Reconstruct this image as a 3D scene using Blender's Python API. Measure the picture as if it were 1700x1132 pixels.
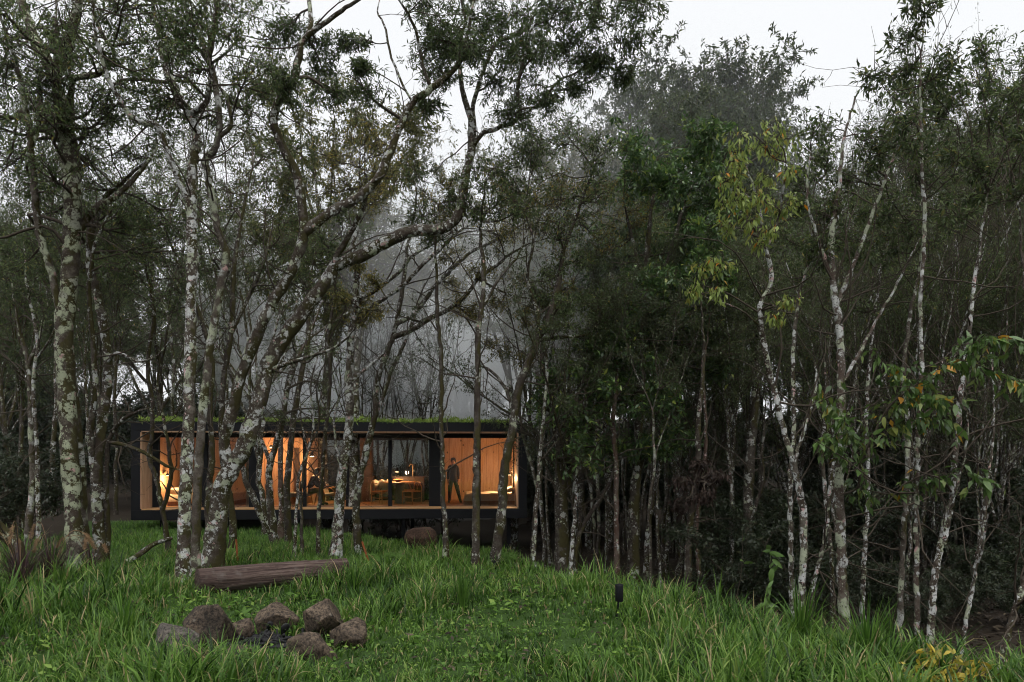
import bpy, math, random
import numpy as np
from mathutils import Vector, Matrix

for o in list(bpy.data.objects):
    bpy.data.objects.remove(o)
SC = bpy.context.scene
COL = SC.collection
R = np.random.default_rng(7)
random.seed(7)

# ------------------------------------------------------------------ camera
F, CX, HY, CZ = 1133.0, 850.0, 760.0, 1.6          # focal length in photo pixels, centre, horizon row, eye height
cam = bpy.data.cameras.new('camera')
cam.sensor_width = 36.0
cam.lens = 36.0 * F / 1700.0
cam.shift_y = (HY - 566.0) / 1700.0
cam.clip_start = 0.05
cam.clip_end = 2000.0
camo = bpy.data.objects.new('camera', cam)
camo.location = (0, 0, CZ)
camo.rotation_euler = (math.radians(90), 0, 0)
COL.objects.link(camo)
SC.camera = camo

# ------------------------------------------------------------------ world, sun, exposure
SUN_EL, SUN_ROT = math.radians(68), math.radians(165)
world = bpy.data.worlds.new('World')
SC.world = world
world.use_nodes = True
wn, wl = world.node_tree.nodes, world.node_tree.links
wn.clear()
wout = wn.new('ShaderNodeOutputWorld')
wbg = wn.new('ShaderNodeBackground')
wsky = wn.new('ShaderNodeTexSky')
wsky.sky_type = 'NISHITA'
wsky.sun_disc = False
wsky.sun_elevation = SUN_EL
wsky.sun_rotation = SUN_ROT
wsky.air_density = 1.0
wsky.dust_density = 4.0
whsv = wn.new('ShaderNodeHueSaturation')            # overcast: the cloud layer takes the blue out of the sky
whsv.inputs['Saturation'].default_value = 0.12
wmix = wn.new('ShaderNodeMixRGB')
wmix.inputs[0].default_value = 0.9
wmix.inputs[2].default_value = (5.2, 5.3, 5.43, 1)
wl.new(wsky.outputs[0], whsv.inputs['Color'])
wl.new(whsv.outputs[0], wmix.inputs[1])
wl.new(wmix.outputs[0], wbg.inputs[0])
wbg.inputs[1].default_value = 0.10
wl.new(wbg.outputs[0], wout.inputs[0])

sun = bpy.data.lights.new('sun', 'SUN')
sun.energy = 1.5
sun.angle = math.radians(80)
sun.color = (1.0, 0.985, 0.96)
suno = bpy.data.objects.new('sun', sun)
d = Vector((math.cos(SUN_EL) * math.sin(SUN_ROT), math.cos(SUN_EL) * math.cos(SUN_ROT), math.sin(SUN_EL)))
suno.rotation_euler = d.to_track_quat('Z', 'Y').to_euler()
suno.location = (0, -5, 30)
COL.objects.link(suno)

SC.view_settings.view_transform = 'Standard'
SC.view_settings.look = 'None'
SC.view_settings.gamma = 1.0
SC.view_settings.use_curve_mapping = False
SC.view_settings.exposure = 0.95
SC.render.engine = 'CYCLES'
cy = SC.cycles
cy.use_denoising = True
cy.max_bounces = 5
cy.diffuse_bounces = 2
cy.glossy_bounces = 2
cy.transmission_bounces = 3
cy.transparent_max_bounces = 12
cy.volume_bounces = 2
cy.pixel_filter_type = 'BLACKMAN_HARRIS'
cy.filter_width = 1.05
cy.caustics_reflective = False
cy.caustics_refractive = False
cy.sample_clamp_indirect = 3.0
cy.use_adaptive_sampling = True
cy.adaptive_threshold = 0.035

# ------------------------------------------------------------------ terrain and projection
def smooth(t):
    t = np.clip(t, 0, 1)
    return t * t * (3 - 2 * t)

def edge_s(x, y):                                   # metres past the edge of the grassy mound
    return (x - 0.71) * 0.826 + (y - 8.1) * 0.563 - 1.2 * smooth((1.0 - x) / 1.5)

def G(x, y):
    x = np.asarray(x, float); y = np.asarray(y, float)
    z = -0.64 * smooth((y - 8) / 13) - 0.85 * smooth(edge_s(x, y) / 4.2)
    z = z + 0.05 * np.sin(x * 1.3 + 0.7) * np.sin(y * 1.1) + 0.025 * np.sin(x * 3.1 + y * 1.7)
    far = np.sqrt(x * x * 0.6 + y * y)
    z = z + 9.0 * smooth((far - 40) / 70)
    return z

def P(px, py, dep):                                 # a point of the place from its bearing and its distance
    return np.array([(px - CX) / F * dep, dep, CZ - (py - HY) / F * dep])

def depth_of(px, py, lo=3.5, hi=45.0):
    ys = np.linspace(lo, hi, 900)
    xs = (px - CX) / F * ys
    pj = HY - (G(xs, ys) - CZ) * F / ys
    k = np.argmax(pj <= py)
    return float(ys[k])

# ------------------------------------------------------------------ object helpers
def tag(o, label=None, cat=None, group=None, kind=None):
    if label: o['label'] = label
    if cat: o['category'] = cat
    if group: o['group'] = group
    if kind: o['kind'] = kind
    return o

def empty(name, loc=(0, 0, 0), rz=0.0, label=None, cat=None, group=None):
    o = bpy.data.objects.new(name, None)
    o.location = loc
    o.rotation_euler = (0, 0, rz)
    o.empty_display_size = 0.2
    COL.objects.link(o)
    return tag(o, label, cat, group)

def link(name, me, parent=None, mat=None):
    o = bpy.data.objects.new(name, me)
    COL.objects.link(o)
    if parent is not None:
        o.parent = parent
    if mat is not None and not me.materials:
        me.materials.append(mat)
    return o

def quad_mesh(name, V, Q, mat=None, smooth_f=True, tint=None, mats=None, mi=None):
    V = np.asarray(V, np.float32).reshape(-1, 3)
    Q = np.asarray(Q, np.int32).reshape(-1, 4)
    me = bpy.data.meshes.new(name)
    me.vertices.add(len(V)); me.vertices.foreach_set('co', V.ravel())
    me.loops.add(len(Q) * 4); me.loops.foreach_set('vertex_index', Q.ravel())
    me.polygons.add(len(Q)); me.polygons.foreach_set('loop_start', np.arange(0, len(Q) * 4, 4, dtype=np.int32))
    if smooth_f:
        me.polygons.foreach_set('use_smooth', np.ones(len(Q), bool))
    if tint is not None:
        a = me.attributes.new('tint', 'FLOAT', 'FACE')
        a.data.foreach_set('value', np.asarray(tint, np.float32))
    if mat is not None:
        me.materials.append(mat)
    me.update(calc_edges=True)
    return me

class MB:                                           # small builder: boxes, cylinders, lathes into one mesh
    def __init__(s): s.v = []; s.f = []
    def add(s, v, f):
        b = len(s.v); s.v += [tuple(p) for p in v]; s.f += [tuple(i + b for i in q) for q in f]; return s
    def box(s, x0, x1, y0, y1, z0, z1):
        v = [(x0,y0,z0),(x1,y0,z0),(x1,y1,z0),(x0,y1,z0),(x0,y0,z1),(x1,y0,z1),(x1,y1,z1),(x0,y1,z1)]
        return s.add(v, [(0,3,2,1),(4,5,6,7),(0,1,5,4),(1,2,6,5),(2,3,7,6),(3,0,4,7)])
    def lathe(s, prof, n=20, c=(0,0,0), cap=True):
        v = []; f = []
        for r, z in prof:
            for k in range(n):
                a = 2 * math.pi * k / n
                v.append((c[0] + r * math.cos(a), c[1] + r * math.sin(a), c[2] + z))
        for i in range(len(prof) - 1):
            for k in range(n):
                f.append((i*n+k, i*n+(k+1)%n, (i+1)*n+(k+1)%n, (i+1)*n+k))
        if cap:
            f.append(tuple(range(n-1, -1, -1))); f.append(tuple(range((len(prof)-1)*n, len(prof)*n)))
        return s.add(v, f)
    def bar(s, a, b, r, n=8, r2=None):
        v, q = tube(np.array([a, b], float), np.array([r, r if r2 is None else r2], float), n)
        s.add(v.tolist(), q.tolist())
        m = len(s.v)
        s.f.append(tuple(range(m - 2*n, m - n))[::-1]); s.f.append(tuple(range(m - n, m)))
        return s
    def mesh(s, name, mat, bevel=0.0, sm=False):
        me = bpy.data.meshes.new(name)
        me.from_pydata(s.v, [], s.f)
        if mat: me.materials.append(mat)
        if sm: me.polygons.foreach_set('use_smooth', [True] * len(me.polygons))
        me.update()
        if bevel > 0:
            import bmesh
            bm = bmesh.new(); bm.from_mesh(me)
            bmesh.ops.bevel(bm, geom=list(bm.edges), offset=bevel, segments=2, profile=0.6, affect='EDGES', clamp_overlap=True)
            bm.to_mesh(me); bm.free()
        return me
    def obj(s, name, mat, parent=None, bevel=0.0, sm=False):
        return link(name, s.mesh(name, mat, bevel, sm), parent)

def catmull(C, n):
    C = np.asarray(C, float)
    if len(C) == 2:
        t = np.linspace(0, 1, n)[:, None]; return C[0] * (1 - t) + C[1] * t
    A = np.vstack([2 * C[0] - C[1], C, 2 * C[-1] - C[-2]])
    seg = len(C) - 1
    u = np.linspace(0, seg - 1e-6, n); k = u.astype(int); t = (u - k)[:, None]
    p0, p1, p2, p3 = A[k], A[k+1], A[k+2], A[k+3]
    return 0.5 * (2*p1 + (p2-p0)*t + (2*p0-5*p1+4*p2-p3)*t*t + (3*p1-p0-3*p2+p3)*t**3)

def unit(v):
    return v / np.maximum(np.linalg.norm(v, axis=-1, keepdims=True), 1e-9)

def tube(path, rad, sides, jitter=0.0, rng=None):
    path = np.asarray(path, float); n = len(path)
    T = unit(np.gradient(path, axis=0)) if n > 2 else np.repeat(unit(path[1:2] - path[:1]), 2, 0)
    m = np.abs(T.mean(0)); ref = np.zeros(3); ref[int(np.argmin(m))] = 1.0
    A = unit(np.cross(T, ref)); B = np.cross(T, A)
    a = np.linspace(0, 2 * math.pi, sides, endpoint=False)
    rr = np.repeat(np.asarray(rad, float)[:, None], sides, 1)
    if jitter and rng is not None:
        nz = rng.normal(0, 1, (n, sides))
        nz = (nz + np.roll(nz, 1, 1) + np.roll(nz, -1, 1)) / 2.2
        nz[1:-1] = (nz[:-2] + 2 * nz[1:-1] + nz[2:]) / 3.0
        rr = rr * (1 + jitter * nz)
    V = path[:, None, :] + rr[:, :, None] * (np.cos(a)[None, :, None] * A[:, None, :] + np.sin(a)[None, :, None] * B[:, None, :])
    i = np.arange(n - 1)[:, None] * sides; k = np.arange(sides)[None, :]; k2 = (k + 1) % sides
    Q = np.stack([i + k, i + k2, i + sides + k2, i + sides + k], -1).reshape(-1, 4)
    return V.reshape(-1, 3), Q

class Acc:                                          # accumulates quads
    def __init__(s): s.V = []; s.Q = []; s.n = 0
    def add(s, V, Q):
        s.V.append(V); s.Q.append(Q + s.n); s.n += len(V)
    def get(s):
        return np.concatenate(s.V), np.concatenate(s.Q)
# ------------------------------------------------------------------ materials
def newmat(name):
    m = bpy.data.materials.new(name); m.use_nodes = True
    nt = m.node_tree; nt.nodes.clear()
    return m, nt.nodes, nt.links

def ramp(nodes, stops, interp='LINEAR'):
    r = nodes.new('ShaderNodeValToRGB'); cr = r.color_ramp; cr.interpolation = interp
    while len(cr.elements) < len(stops): cr.elements.new(0.5)
    for e, (p, c) in zip(cr.elements, stops):
        e.position = p; e.color = (*c, 1) if len(c) == 3 else c
    return r

def noise(nodes, links, co, scale, detail=3, rough=0.55, dist=0.0):
    n = nodes.new('ShaderNodeTexNoise'); n.inputs['Scale'].default_value = scale
    n.inputs['Detail'].default_value = detail; n.inputs['Roughness'].default_value = rough
    n.inputs['Distortion'].default_value = dist
    if co is not None: links.new(co, n.inputs['Vector'])
    return n

def mixc(nodes, links, fac, a, b):
    m = nodes.new('ShaderNodeMix'); m.data_type = 'RGBA'
    if isinstance(fac, (int, float)): m.inputs[0].default_value = fac
    else: links.new(fac, m.inputs[0])
    for sock, v in ((m.inputs[6], a), (m.inputs[7], b)):
        if isinstance(v, tuple): sock.default_value = (*v, 1)
        else: links.new(v, sock)
    return m.outputs[2]

def math_(nodes, links, op, a, b=None, clamp=False):
    m = nodes.new('ShaderNodeMath'); m.operation = op; m.use_clamp = clamp
    for k, v in enumerate((a, b)):
        if v is None: continue
        if isinstance(v, (int, float)): m.inputs[k].default_value = v
        else: links.new(v, m.inputs[k])
    return m.outputs[0]

def step_(nodes, links, v, lo, hi):
    m = nodes.new('ShaderNodeMapRange'); m.interpolation_type = 'SMOOTHSTEP'
    m.inputs['From Min'].default_value = lo; m.inputs['From Max'].default_value = hi
    links.new(v, m.inputs['Value'])
    return m.outputs[0]

def principled(nodes, links, col, rough=0.7, spec=0.3, bump=None, bstr=0.5, bdist=0.01):
    p = nodes.new('ShaderNodeBsdfPrincipled')
    if isinstance(col, tuple): p.inputs['Base Color'].default_value = (*col, 1)
    else: links.new(col, p.inputs['Base Color'])
    if isinstance(rough, (int, float)): p.inputs['Roughness'].default_value = rough
    else: links.new(rough, p.inputs['Roughness'])
    p.inputs['Specular IOR Level'].default_value = spec
    if bump is not None:
        b = nodes.new('ShaderNodeBump'); b.inputs['Strength'].default_value = bstr; b.inputs['Distance'].default_value = bdist
        links.new(bump, b.inputs['Height']); links.new(b.outputs[0], p.inputs['Normal'])
    return p

def out(nodes, links, sh, vol=False):
    o = nodes.new('ShaderNodeOutputMaterial'); links.new(sh, o.inputs['Volume' if vol else 'Surface'])

def plain(name, col, rough=0.6, spec=0.3, nscale=30.0, var=0.25, bstr=0.15):
    m, N, L = newmat(name)
    co = N.new('ShaderNodeTexCoord').outputs['Object']
    n = noise(N, L, co, nscale, 4)
    a = tuple(c * (1 - var) for c in col); b = tuple(min(1, c * (1 + var)) for c in col)
    c = mixc(N, L, n.outputs[0], a, b)
    out(N, L, principled(N, L, c, rough, spec, n.outputs[0], bstr, 0.004).outputs[0])
    return m

def bark(name, white, moss, pink=0.5, base=(0.044, 0.033, 0.024), lich=(0.62, 0.63, 0.61), seed=0.0, green=0.35, k=1.0, soft=1.0):
    """dark bark with round blotches of pale, greenish and pink lichen and cushions of moss"""
    m, N, L = newmat(name)
    tc = N.new('ShaderNodeTexCoord')
    mp = N.new('ShaderNodeMapping'); mp.inputs['Location'].default_value = (seed, seed * 1.7, seed * 0.3)
    oi = N.new('ShaderNodeObjectInfo')
    add = N.new('ShaderNodeVectorMath'); add.operation = 'ADD'
    mul = N.new('ShaderNodeVectorMath'); mul.operation = 'SCALE'; mul.inputs[3].default_value = 9.0
    L.new(oi.outputs['Random'], mul.inputs[0]); L.new(tc.outputs['Object'], add.inputs[0]); L.new(mul.outputs[0], add.inputs[1])
    L.new(add.outputs[0], mp.inputs[0]); co = mp.outputs[0]
    wob = noise(N, L, co, 16, 4, 0.65)
    dis = N.new('ShaderNodeMixRGB'); dis.blend_type = 'ADD'; dis.inputs[0].default_value = 0.11
    L.new(co, dis.inputs[1]); L.new(wob.outputs['Color'], dis.inputs[2])
    cod = dis.outputs[0]
    crackn = noise(N, L, co, 60, 5, 0.65)
    basec = mixc(N, L, crackn.outputs[0], tuple(c * 0.35 for c in base), tuple(c * 1.6 for c in base))
    film = step_(N, L, noise(N, L, co, 9, 5, 0.7).outputs[0], 0.42, 0.68)
    basec = mixc(N, L, math_(N, L, 'MULTIPLY', film, 0.25 + 0.5 * white), basec, (0.16, 0.145, 0.12))
    # moss cushions, wide patches
    mn = noise(N, L, co, 3.2, 4, 0.6)
    gn = N.new('ShaderNodeNewGeometry'); sn = N.new('ShaderNodeSeparateXYZ'); L.new(gn.outputs['Normal'], sn.inputs[0])
    mside = math_(N, L, 'ADD', mn.outputs[0], math_(N, L, 'MULTIPLY', sn.outputs[0], 0.13))
    mf = step_(N, L, mside, 0.64 - moss * 0.26, 0.72 - moss * 0.26)
    mossc = mixc(N, L, wob.outputs[0], (0.016, 0.014, 0.006), (0.066, 0.058, 0.02))
    c = mixc(N, L, mf, basec, mossc)
    # lichen: two sizes of blotch, each cell on or off
    def blotch(scale, thr, size, soft):
        v = N.new('ShaderNodeTexVoronoi'); v.inputs['Scale'].default_value = scale
        L.new(cod, v.inputs['Vector'])
        sx = N.new('ShaderNodeSeparateColor'); L.new(v.outputs['Color'], sx.inputs[0])
        on = math_(N, L, 'LESS_THAN', sx.outputs[0], thr)
        dd = step_(N, L, v.outputs['Distance'], size + soft, size - soft)
        return math_(N, L, 'MULTIPLY', on, dd), sx
    big = noise(N, L, co, 2.6 * k, 3, 0.6)
    zone = step_(N, L, big.outputs[0], 0.68 - white * 0.34, 0.74 - white * 0.34)
    f1, s1 = blotch(7.5 * k, 0.35 + 0.5 * white, 0.56, 0.05 * soft)
    f2, s2 = blotch(19 * k, 0.08 + 0.42 * white, 0.46, 0.07 * soft)
    f3, s3 = blotch(60, 0.03 + 0.14 * white, 0.42, 0.1)
    f1 = math_(N, L, 'MULTIPLY', f1, zone)
    ff = math_(N, L, 'MAXIMUM', math_(N, L, 'MAXIMUM', f1, f2), f3)
    eat = step_(N, L, noise(N, L, co, 30, 4, 0.75).outputs[0], 0.38, 0.46)
    ff = math_(N, L, 'MULTIPLY', ff, eat)
    ff = math_(N, L, 'MULTIPLY', ff, step_(N, L, math_(N, L, 'ADD', big.outputs[0], math_(N, L, 'MULTIPLY', sn.outputs[0], -0.10)), 0.62 - 0.4 * white, 0.72 - 0.4 * white))
    lv = mixc(N, L, crackn.outputs[0], tuple(x * 0.45 for x in lich), lich)
    gfac = math_(N, L, 'MULTIPLY', math_(N, L, 'LESS_THAN', s1.outputs[1], green), 0.85)
    lv = mixc(N, L, gfac, lv, (0.30, 0.33, 0.22))
    pf = math_(N, L, 'MULTIPLY', math_(N, L, 'LESS_THAN', s2.outputs[2], 0.08 * pink), 0.85)
    lv = mixc(N, L, pf, lv, (0.44, 0.27, 0.26))
    c = mixc(N, L, ff, c, lv)
    h = math_(N, L, 'ADD', crackn.outputs[0], math_(N, L, 'MULTIPLY', ff, 0.6))
    h = math_(N, L, 'ADD', h, math_(N, L, 'MULTIPLY', mf, wob.outputs[0]))
    out(N, L, principled(N, L, c, 0.85, 0.15, h, 0.9, 0.012).outputs[0])
    return m

def leafmat(name, stops, rough=0.45, trans=0.3, spec=0.35):
    m, N, L = newmat(name)
    at = N.new('ShaderNodeAttribute'); at.attribute_name = 'tint'
    r = ramp(N, stops); L.new(at.outputs['Fac'], r.inputs[0])
    oi = N.new('ShaderNodeObjectInfo')
    hs = N.new('ShaderNodeHueSaturation')
    v = N.new('ShaderNodeMapRange'); v.inputs['To Min'].default_value = 0.8; v.inputs['To Max'].default_value = 1.15
    L.new(oi.outputs['Random'], v.inputs['Value']); L.new(v.outputs[0], hs.inputs['Value'])
    L.new(r.outputs[0], hs.inputs['Color'])
    p = principled(N, L, hs.outputs[0], rough, spec)
    t = N.new('ShaderNodeBsdfTranslucent'); L.new(hs.outputs[0], t.inputs[0])
    mx = N.new('ShaderNodeMixShader'); mx.inputs[0].default_value = trans
    L.new(p.outputs[0], mx.inputs[1]); L.new(t.outputs[0], mx.inputs[2])
    out(N, L, mx.outputs[0])
    return m

def wood(name, c0, c1, axis='Z', rough=0.55, knots=True, scale=1.0):
    m, N, L = newmat(name)
    tc = N.new('ShaderNodeTexCoord'); oi = N.new('ShaderNodeObjectInfo')
    mp = N.new('ShaderNodeMapping')
    s = {'Z': (9, 9, 0.7), 'X': (0.7, 9, 9), 'Y': (9, 0.7, 9)}[axis]
    mp.inputs['Scale'].default_value = tuple(a * scale for a in s)
    sc = N.new('ShaderNodeVectorMath'); sc.operation = 'SCALE'; sc.inputs[3].default_value = 13.0
    L.new(oi.outputs['Random'], sc.inputs[0])
    ad = N.new('ShaderNodeVectorMath'); ad.operation = 'ADD'
    L.new(tc.outputs['Object'], ad.inputs[0]); L.new(sc.outputs[0], ad.inputs[1])
    L.new(ad.outputs[0], mp.inputs[0])
    n = noise(N, L, mp.outputs[0], 2.2, 5, 0.6, 0.6)
    c = mixc(N, L, step_(N, L, n.outputs[0], 0.3, 0.75), c0, c1)
    rnd = N.new('ShaderNodeMapRange'); rnd.inputs['To Min'].default_value = 0.82; rnd.inputs['To Max'].default_value = 1.12
    L.new(oi.outputs['Random'], rnd.inputs[0])
    hs = N.new('ShaderNodeHueSaturation'); L.new(c, hs.inputs['Color']); L.new(rnd.outputs[0], hs.inputs['Value'])
    c = hs.outputs[0]
    if knots:
        v = N.new('ShaderNodeTexVoronoi'); v.inputs['Scale'].default_value = 3.2
        k2 = N.new('ShaderNodeMapping'); k2.inputs['Scale'].default_value = (1, 1, 0.6); L.new(ad.outputs[0], k2.inputs[0])
        L.new(k2.outputs[0], v.inputs['Vector'])
        kf = step_(N, L, v.outputs['Distance'], 0.10, 0.05)
        c = mixc(N, L, kf, c, tuple(x * 0.22 for x in c0))
    out(N, L, principled(N, L, c, rough, 0.3, n.outputs[0], 0.25, 0.004).outputs[0])
    return m

def emit(name, col, s):
    m, N, L = newmat(name)
    e = N.new('ShaderNodeEmission'); e.inputs[0].default_value = (*col, 1); e.inputs[1].default_value = s
    out(N, L, e.outputs[0]); return m

def glassmat():
    m, N, L = newmat('window_glass')
    t = N.new('ShaderNodeBsdfTransparent'); t.inputs[0].default_value = (0.93, 0.95, 0.94, 1)
    g = N.new('ShaderNodeBsdfGlossy'); g.inputs['Roughness'].default_value = 0.0
    fr = N.new('ShaderNodeFresnel'); fr.inputs[0].default_value = 2.0
    mx = N.new('ShaderNodeMixShader'); L.new(fr.outputs[0], mx.inputs[0]); L.new(t.outputs[0], mx.inputs[1]); L.new(g.outputs[0], mx.inputs[2])
    out(N, L, mx.outputs[0]); return m

M = {}
M['bark_white'] = bark('bark_pale_lichen', 0.80, 0.3, 0.7, seed=1, k=1.35)
M['bark_soft'] = bark('bark_soft_grey', 0.62, 0.4, 0.4, base=(0.06, 0.048, 0.038), lich=(0.50, 0.51, 0.47), seed=31, green=0.55, k=0.62, soft=2.2)
M['bark_band'] = bark('bark_banded', 0.8, 0.15, 0.5, base=(0.07, 0.05, 0.04), seed=37, green=0.5, k=0.8, soft=1.4)
M['bark_mid'] = bark('bark_mottled', 0.60, 0.5, 0.6, seed=4, k=1.3)
M['bark_green'] = bark('bark_green_lichen', 0.70, 0.45, 0.25, lich=(0.42, 0.43, 0.34), seed=9, green=0.85)
M['bark_dark'] = bark('bark_dark_mossy', 0.40, 0.5, 0.4, base=(0.034, 0.026, 0.02), lich=(0.46, 0.46, 0.42), seed=14, k=1.25)
M['bark_red'] = bark('bark_reddish', 0.45, 0.3, 2.2, base=(0.07, 0.042, 0.031), seed=21, k=1.3)
M['bark_twig'] = plain('bark_twig', (0.06, 0.048, 0.036), 0.85, 0.15, 25, 0.6)
M['leaf_dark'] = leafmat('leaf_dark', [(0, (0.034, 0.05, 0.022)), (0.5, (0.085, 0.122, 0.045)), (0.88, (0.16, 0.19, 0.065)), (1, (0.26, 0.22, 0.06))], 0.5, 0.42, 0.3)
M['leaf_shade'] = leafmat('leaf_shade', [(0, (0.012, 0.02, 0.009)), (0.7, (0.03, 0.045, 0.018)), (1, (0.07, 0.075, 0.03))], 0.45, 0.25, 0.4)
M['leaf_olive'] = leafmat('leaf_olive', [(0, (0.05, 0.06, 0.02)), (0.6, (0.13, 0.135, 0.038)), (1, (0.34, 0.25, 0.05))], 0.45, 0.4)
M['leaf_back'] = leafmat('leaf_back', [(0, (0.04, 0.052, 0.026)), (0.7, (0.085, 0.112, 0.046)), (1, (0.16, 0.16, 0.055))], 0.5, 0.4, 0.3)
M['leaf_glossy'] = leafmat('leaf_glossy', [(0, (0.022, 0.05, 0.018)), (0.55, (0.058, 0.115, 0.034)), (0.85, (0.14, 0.23, 0.05)), (1, (0.30, 0.34, 0.07))], 0.34, 0.32, 0.5)
M['leaf_yellow'] = leafmat('leaf_yellow', [(0, (0.12, 0.19, 0.045)), (0.7, (0.30, 0.38, 0.09)), (0.93, (0.32, 0.27, 0.06)), (1, (0.55, 0.22, 0.02))], 0.45, 0.4)
M['leaf_brown'] = leafmat('leaf_brown', [(0, (0.018, 0.011, 0.008)), (1, (0.048, 0.025, 0.017))], 0.7, 0.2)
M['grass'] = leafmat('grass_blades', [(0, (0.014, 0.038, 0.006)), (0.4, (0.062, 0.142, 0.02)), (0.86, (0.165, 0.29, 0.05)), (0.95, (0.28, 0.36, 0.10)), (1, (0.38, 0.31, 0.16))], 0.42, 0.42, 0.28)
M['clover'] = leafmat('ground_cover_leaves', [(0, (0.045, 0.10, 0.015)), (0.7, (0.12, 0.23, 0.04)), (1, (0.21, 0.30, 0.06))], 0.55, 0.38, 0.25)
M['roofgreen'] = leafmat('roof_planting', [(0, (0.14, 0.22, 0.04)), (1, (0.34, 0.46, 0.09))], 0.5, 0.35)
M['purple'] = leafmat('purple_grass', [(0, (0.035, 0.022, 0.024)), (0.7, (0.075, 0.04, 0.04)), (1, (0.10, 0.10, 0.04))], 0.5, 0.3)
M['plume'] = leafmat('grass_plume', [(0, (0.25, 0.16, 0.09)), (1, (0.42, 0.28, 0.16))], 0.8, 0.3)
M['shrub_yellow'] = leafmat('yellow_shrub_leaves', [(0, (0.10, 0.12, 0.02)), (0.5, (0.28, 0.24, 0.03)), (1, (0.48, 0.36, 0.04))], 0.45, 0.35)
M['black'] = plain('black_steel', (0.006, 0.0065, 0.0085), 0.65, 0.2, 8, 0.3, 0.05)
M['pine'] = wood('pine_boards', (0.48, 0.28, 0.165), (0.66, 0.44, 0.29))
M['pine_floor'] = wood('pine_floor', (0.36, 0.19, 0.08), (0.50, 0.29, 0.13), 'X', knots=False)
M['pine_ceiling'] = wood('pine_ceiling', (0.48, 0.28, 0.165), (0.64, 0.42, 0.27), 'X')
M['darkwood'] = plain('dark_brown_panel', (0.05, 0.028, 0.018), 0.5, 0.3, 6, 0.3)
M['chairwood'] = wood('chair_oak', (0.36, 0.17, 0.07), (0.48, 0.25, 0.11), knots=False)
M['linen'] = plain('linen', (0.66, 0.58, 0.48), 0.9, 0.1, 60, 0.08, 0.4)
M['fleece'] = plain('sheepskin', (0.62, 0.54, 0.44), 0.95, 0.05, 45, 0.2, 1.0)
M['jacket'] = plain('dark_jacket', (0.022, 0.023, 0.027), 0.8, 0.2, 40, 0.3)
M['trousers'] = plain('dark_trousers', (0.02, 0.021, 0.024), 0.85, 0.2, 60, 0.3)
M['maroon'] = plain('maroon_shirt', (0.045, 0.016, 0.014), 0.85, 0.2, 50, 0.3)
M['tan'] = plain('tan_trousers', (0.32, 0.16, 0.09), 0.85, 0.2, 50, 0.2)
M['skin'] = plain('skin', (0.42, 0.23, 0.15), 0.55, 0.3, 20, 0.12)
M['hair'] = plain('hair', (0.015, 0.011, 0.009), 0.6, 0.3, 90, 0.5)
M['concrete'] = plain('grey_cylinder', (0.22, 0.21, 0.20), 0.8, 0.2, 12, 0.2)
M['rust'] = plain('rusty_iron', (0.22, 0.075, 0.03), 0.9, 0.1, 40, 0.5)
M['bulb'] = emit('lamp_glow', (1.0, 0.72, 0.36), 14.0)
M['glass'] = glassmat()
M['bread'] = plain('wooden_bowl', (0.36, 0.13, 0.04), 0.5, 0.3, 20, 0.3)

def groundmat():
    m, N, L = newmat('forest_floor')
    geo = N.new('ShaderNodeNewGeometry'); co = geo.outputs['Position']
    n1 = noise(N, L, co, 0.8, 5, 0.65); n2 = noise(N, L, co, 14, 5, 0.7); n3 = noise(N, L, co, 90, 3, 0.7)
    litter = mixc(N, L, n2.outputs[0], (0.010, 0.008, 0.006), (0.040, 0.030, 0.021))
    litter = mixc(N, L, step_(N, L, n3.outputs[0], 0.58, 0.7), litter, (0.065, 0.048, 0.034))
    green = mixc(N, L, n2.outputs[0], (0.015, 0.028, 0.008), (0.05, 0.095, 0.022))
    at = N.new('ShaderNodeAttribute'); at.attribute_name = 'green'
    gf = math_(N, L, 'ADD', at.outputs['Fac'], math_(N, L, 'MULTIPLY', math_(N, L, 'SUBTRACT', n1.outputs[0], 0.5), 0.9))
    c = mixc(N, L, step_(N, L, gf, 0.4, 0.6), litter, green)
    out(N, L, principled(N, L, c, 0.95, 0.1, n2.outputs[0], 0.8, 0.04).outputs[0])
    return m
M['ground'] = groundmat()

def rockmat(name, a, b, seed):
    m, N, L = newmat(name)
    tc = N.new('ShaderNodeTexCoord'); mp = N.new('ShaderNodeMapping'); mp.inputs['Location'].default_value = (seed, seed, 0)
    L.new(tc.outputs['Object'], mp.inputs[0]); co = mp.outputs[0]
    n1 = noise(N, L, co, 5, 6, 0.65, 0.8); n2 = noise(N, L, co, 40, 5, 0.7)
    c = mixc(N, L, step_(N, L, n1.outputs[0], 0.3, 0.7), a, b)
    c = mixc(N, L, step_(N, L, n2.outputs[0], 0.35, 0.62), tuple(x * 0.25 for x in a), c)
    v = N.new('ShaderNodeTexVoronoi'); v.inputs['Scale'].default_value = 9; L.new(co, v.inputs['Vector'])
    sp = math_(N, L, 'MULTIPLY', step_(N, L, v.outputs['Distance'], 0.16, 0.12), step_(N, L, n1.outputs[0], 0.5, 0.55))
    c = mixc(N, L, math_(N, L, 'MULTIPLY', sp, 0.3), c, (0.2, 0.19, 0.16))
    h = math_(N, L, 'ADD', n1.outputs[0], math_(N, L, 'MULTIPLY', n2.outputs[0], 0.35))
    out(N, L, principled(N, L, c, 0.8, 0.25, h, 1.0, 0.03).outputs[0])
    return m
M['rock_a'] = rockmat('stone_brown', (0.055, 0.040, 0.028), (0.16, 0.118, 0.083), 1)
M['rock_b'] = rockmat('stone_grey', (0.06, 0.052, 0.045), (0.15, 0.13, 0.112), 5)
M['rock_c'] = rockmat('stone_dark', (0.028, 0.021, 0.015), (0.11, 0.08, 0.056), 8)
M['rock_d'] = rockmat('boulder_rust', (0.06, 0.032, 0.02), (0.11, 0.06, 0.038), 12)
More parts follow.
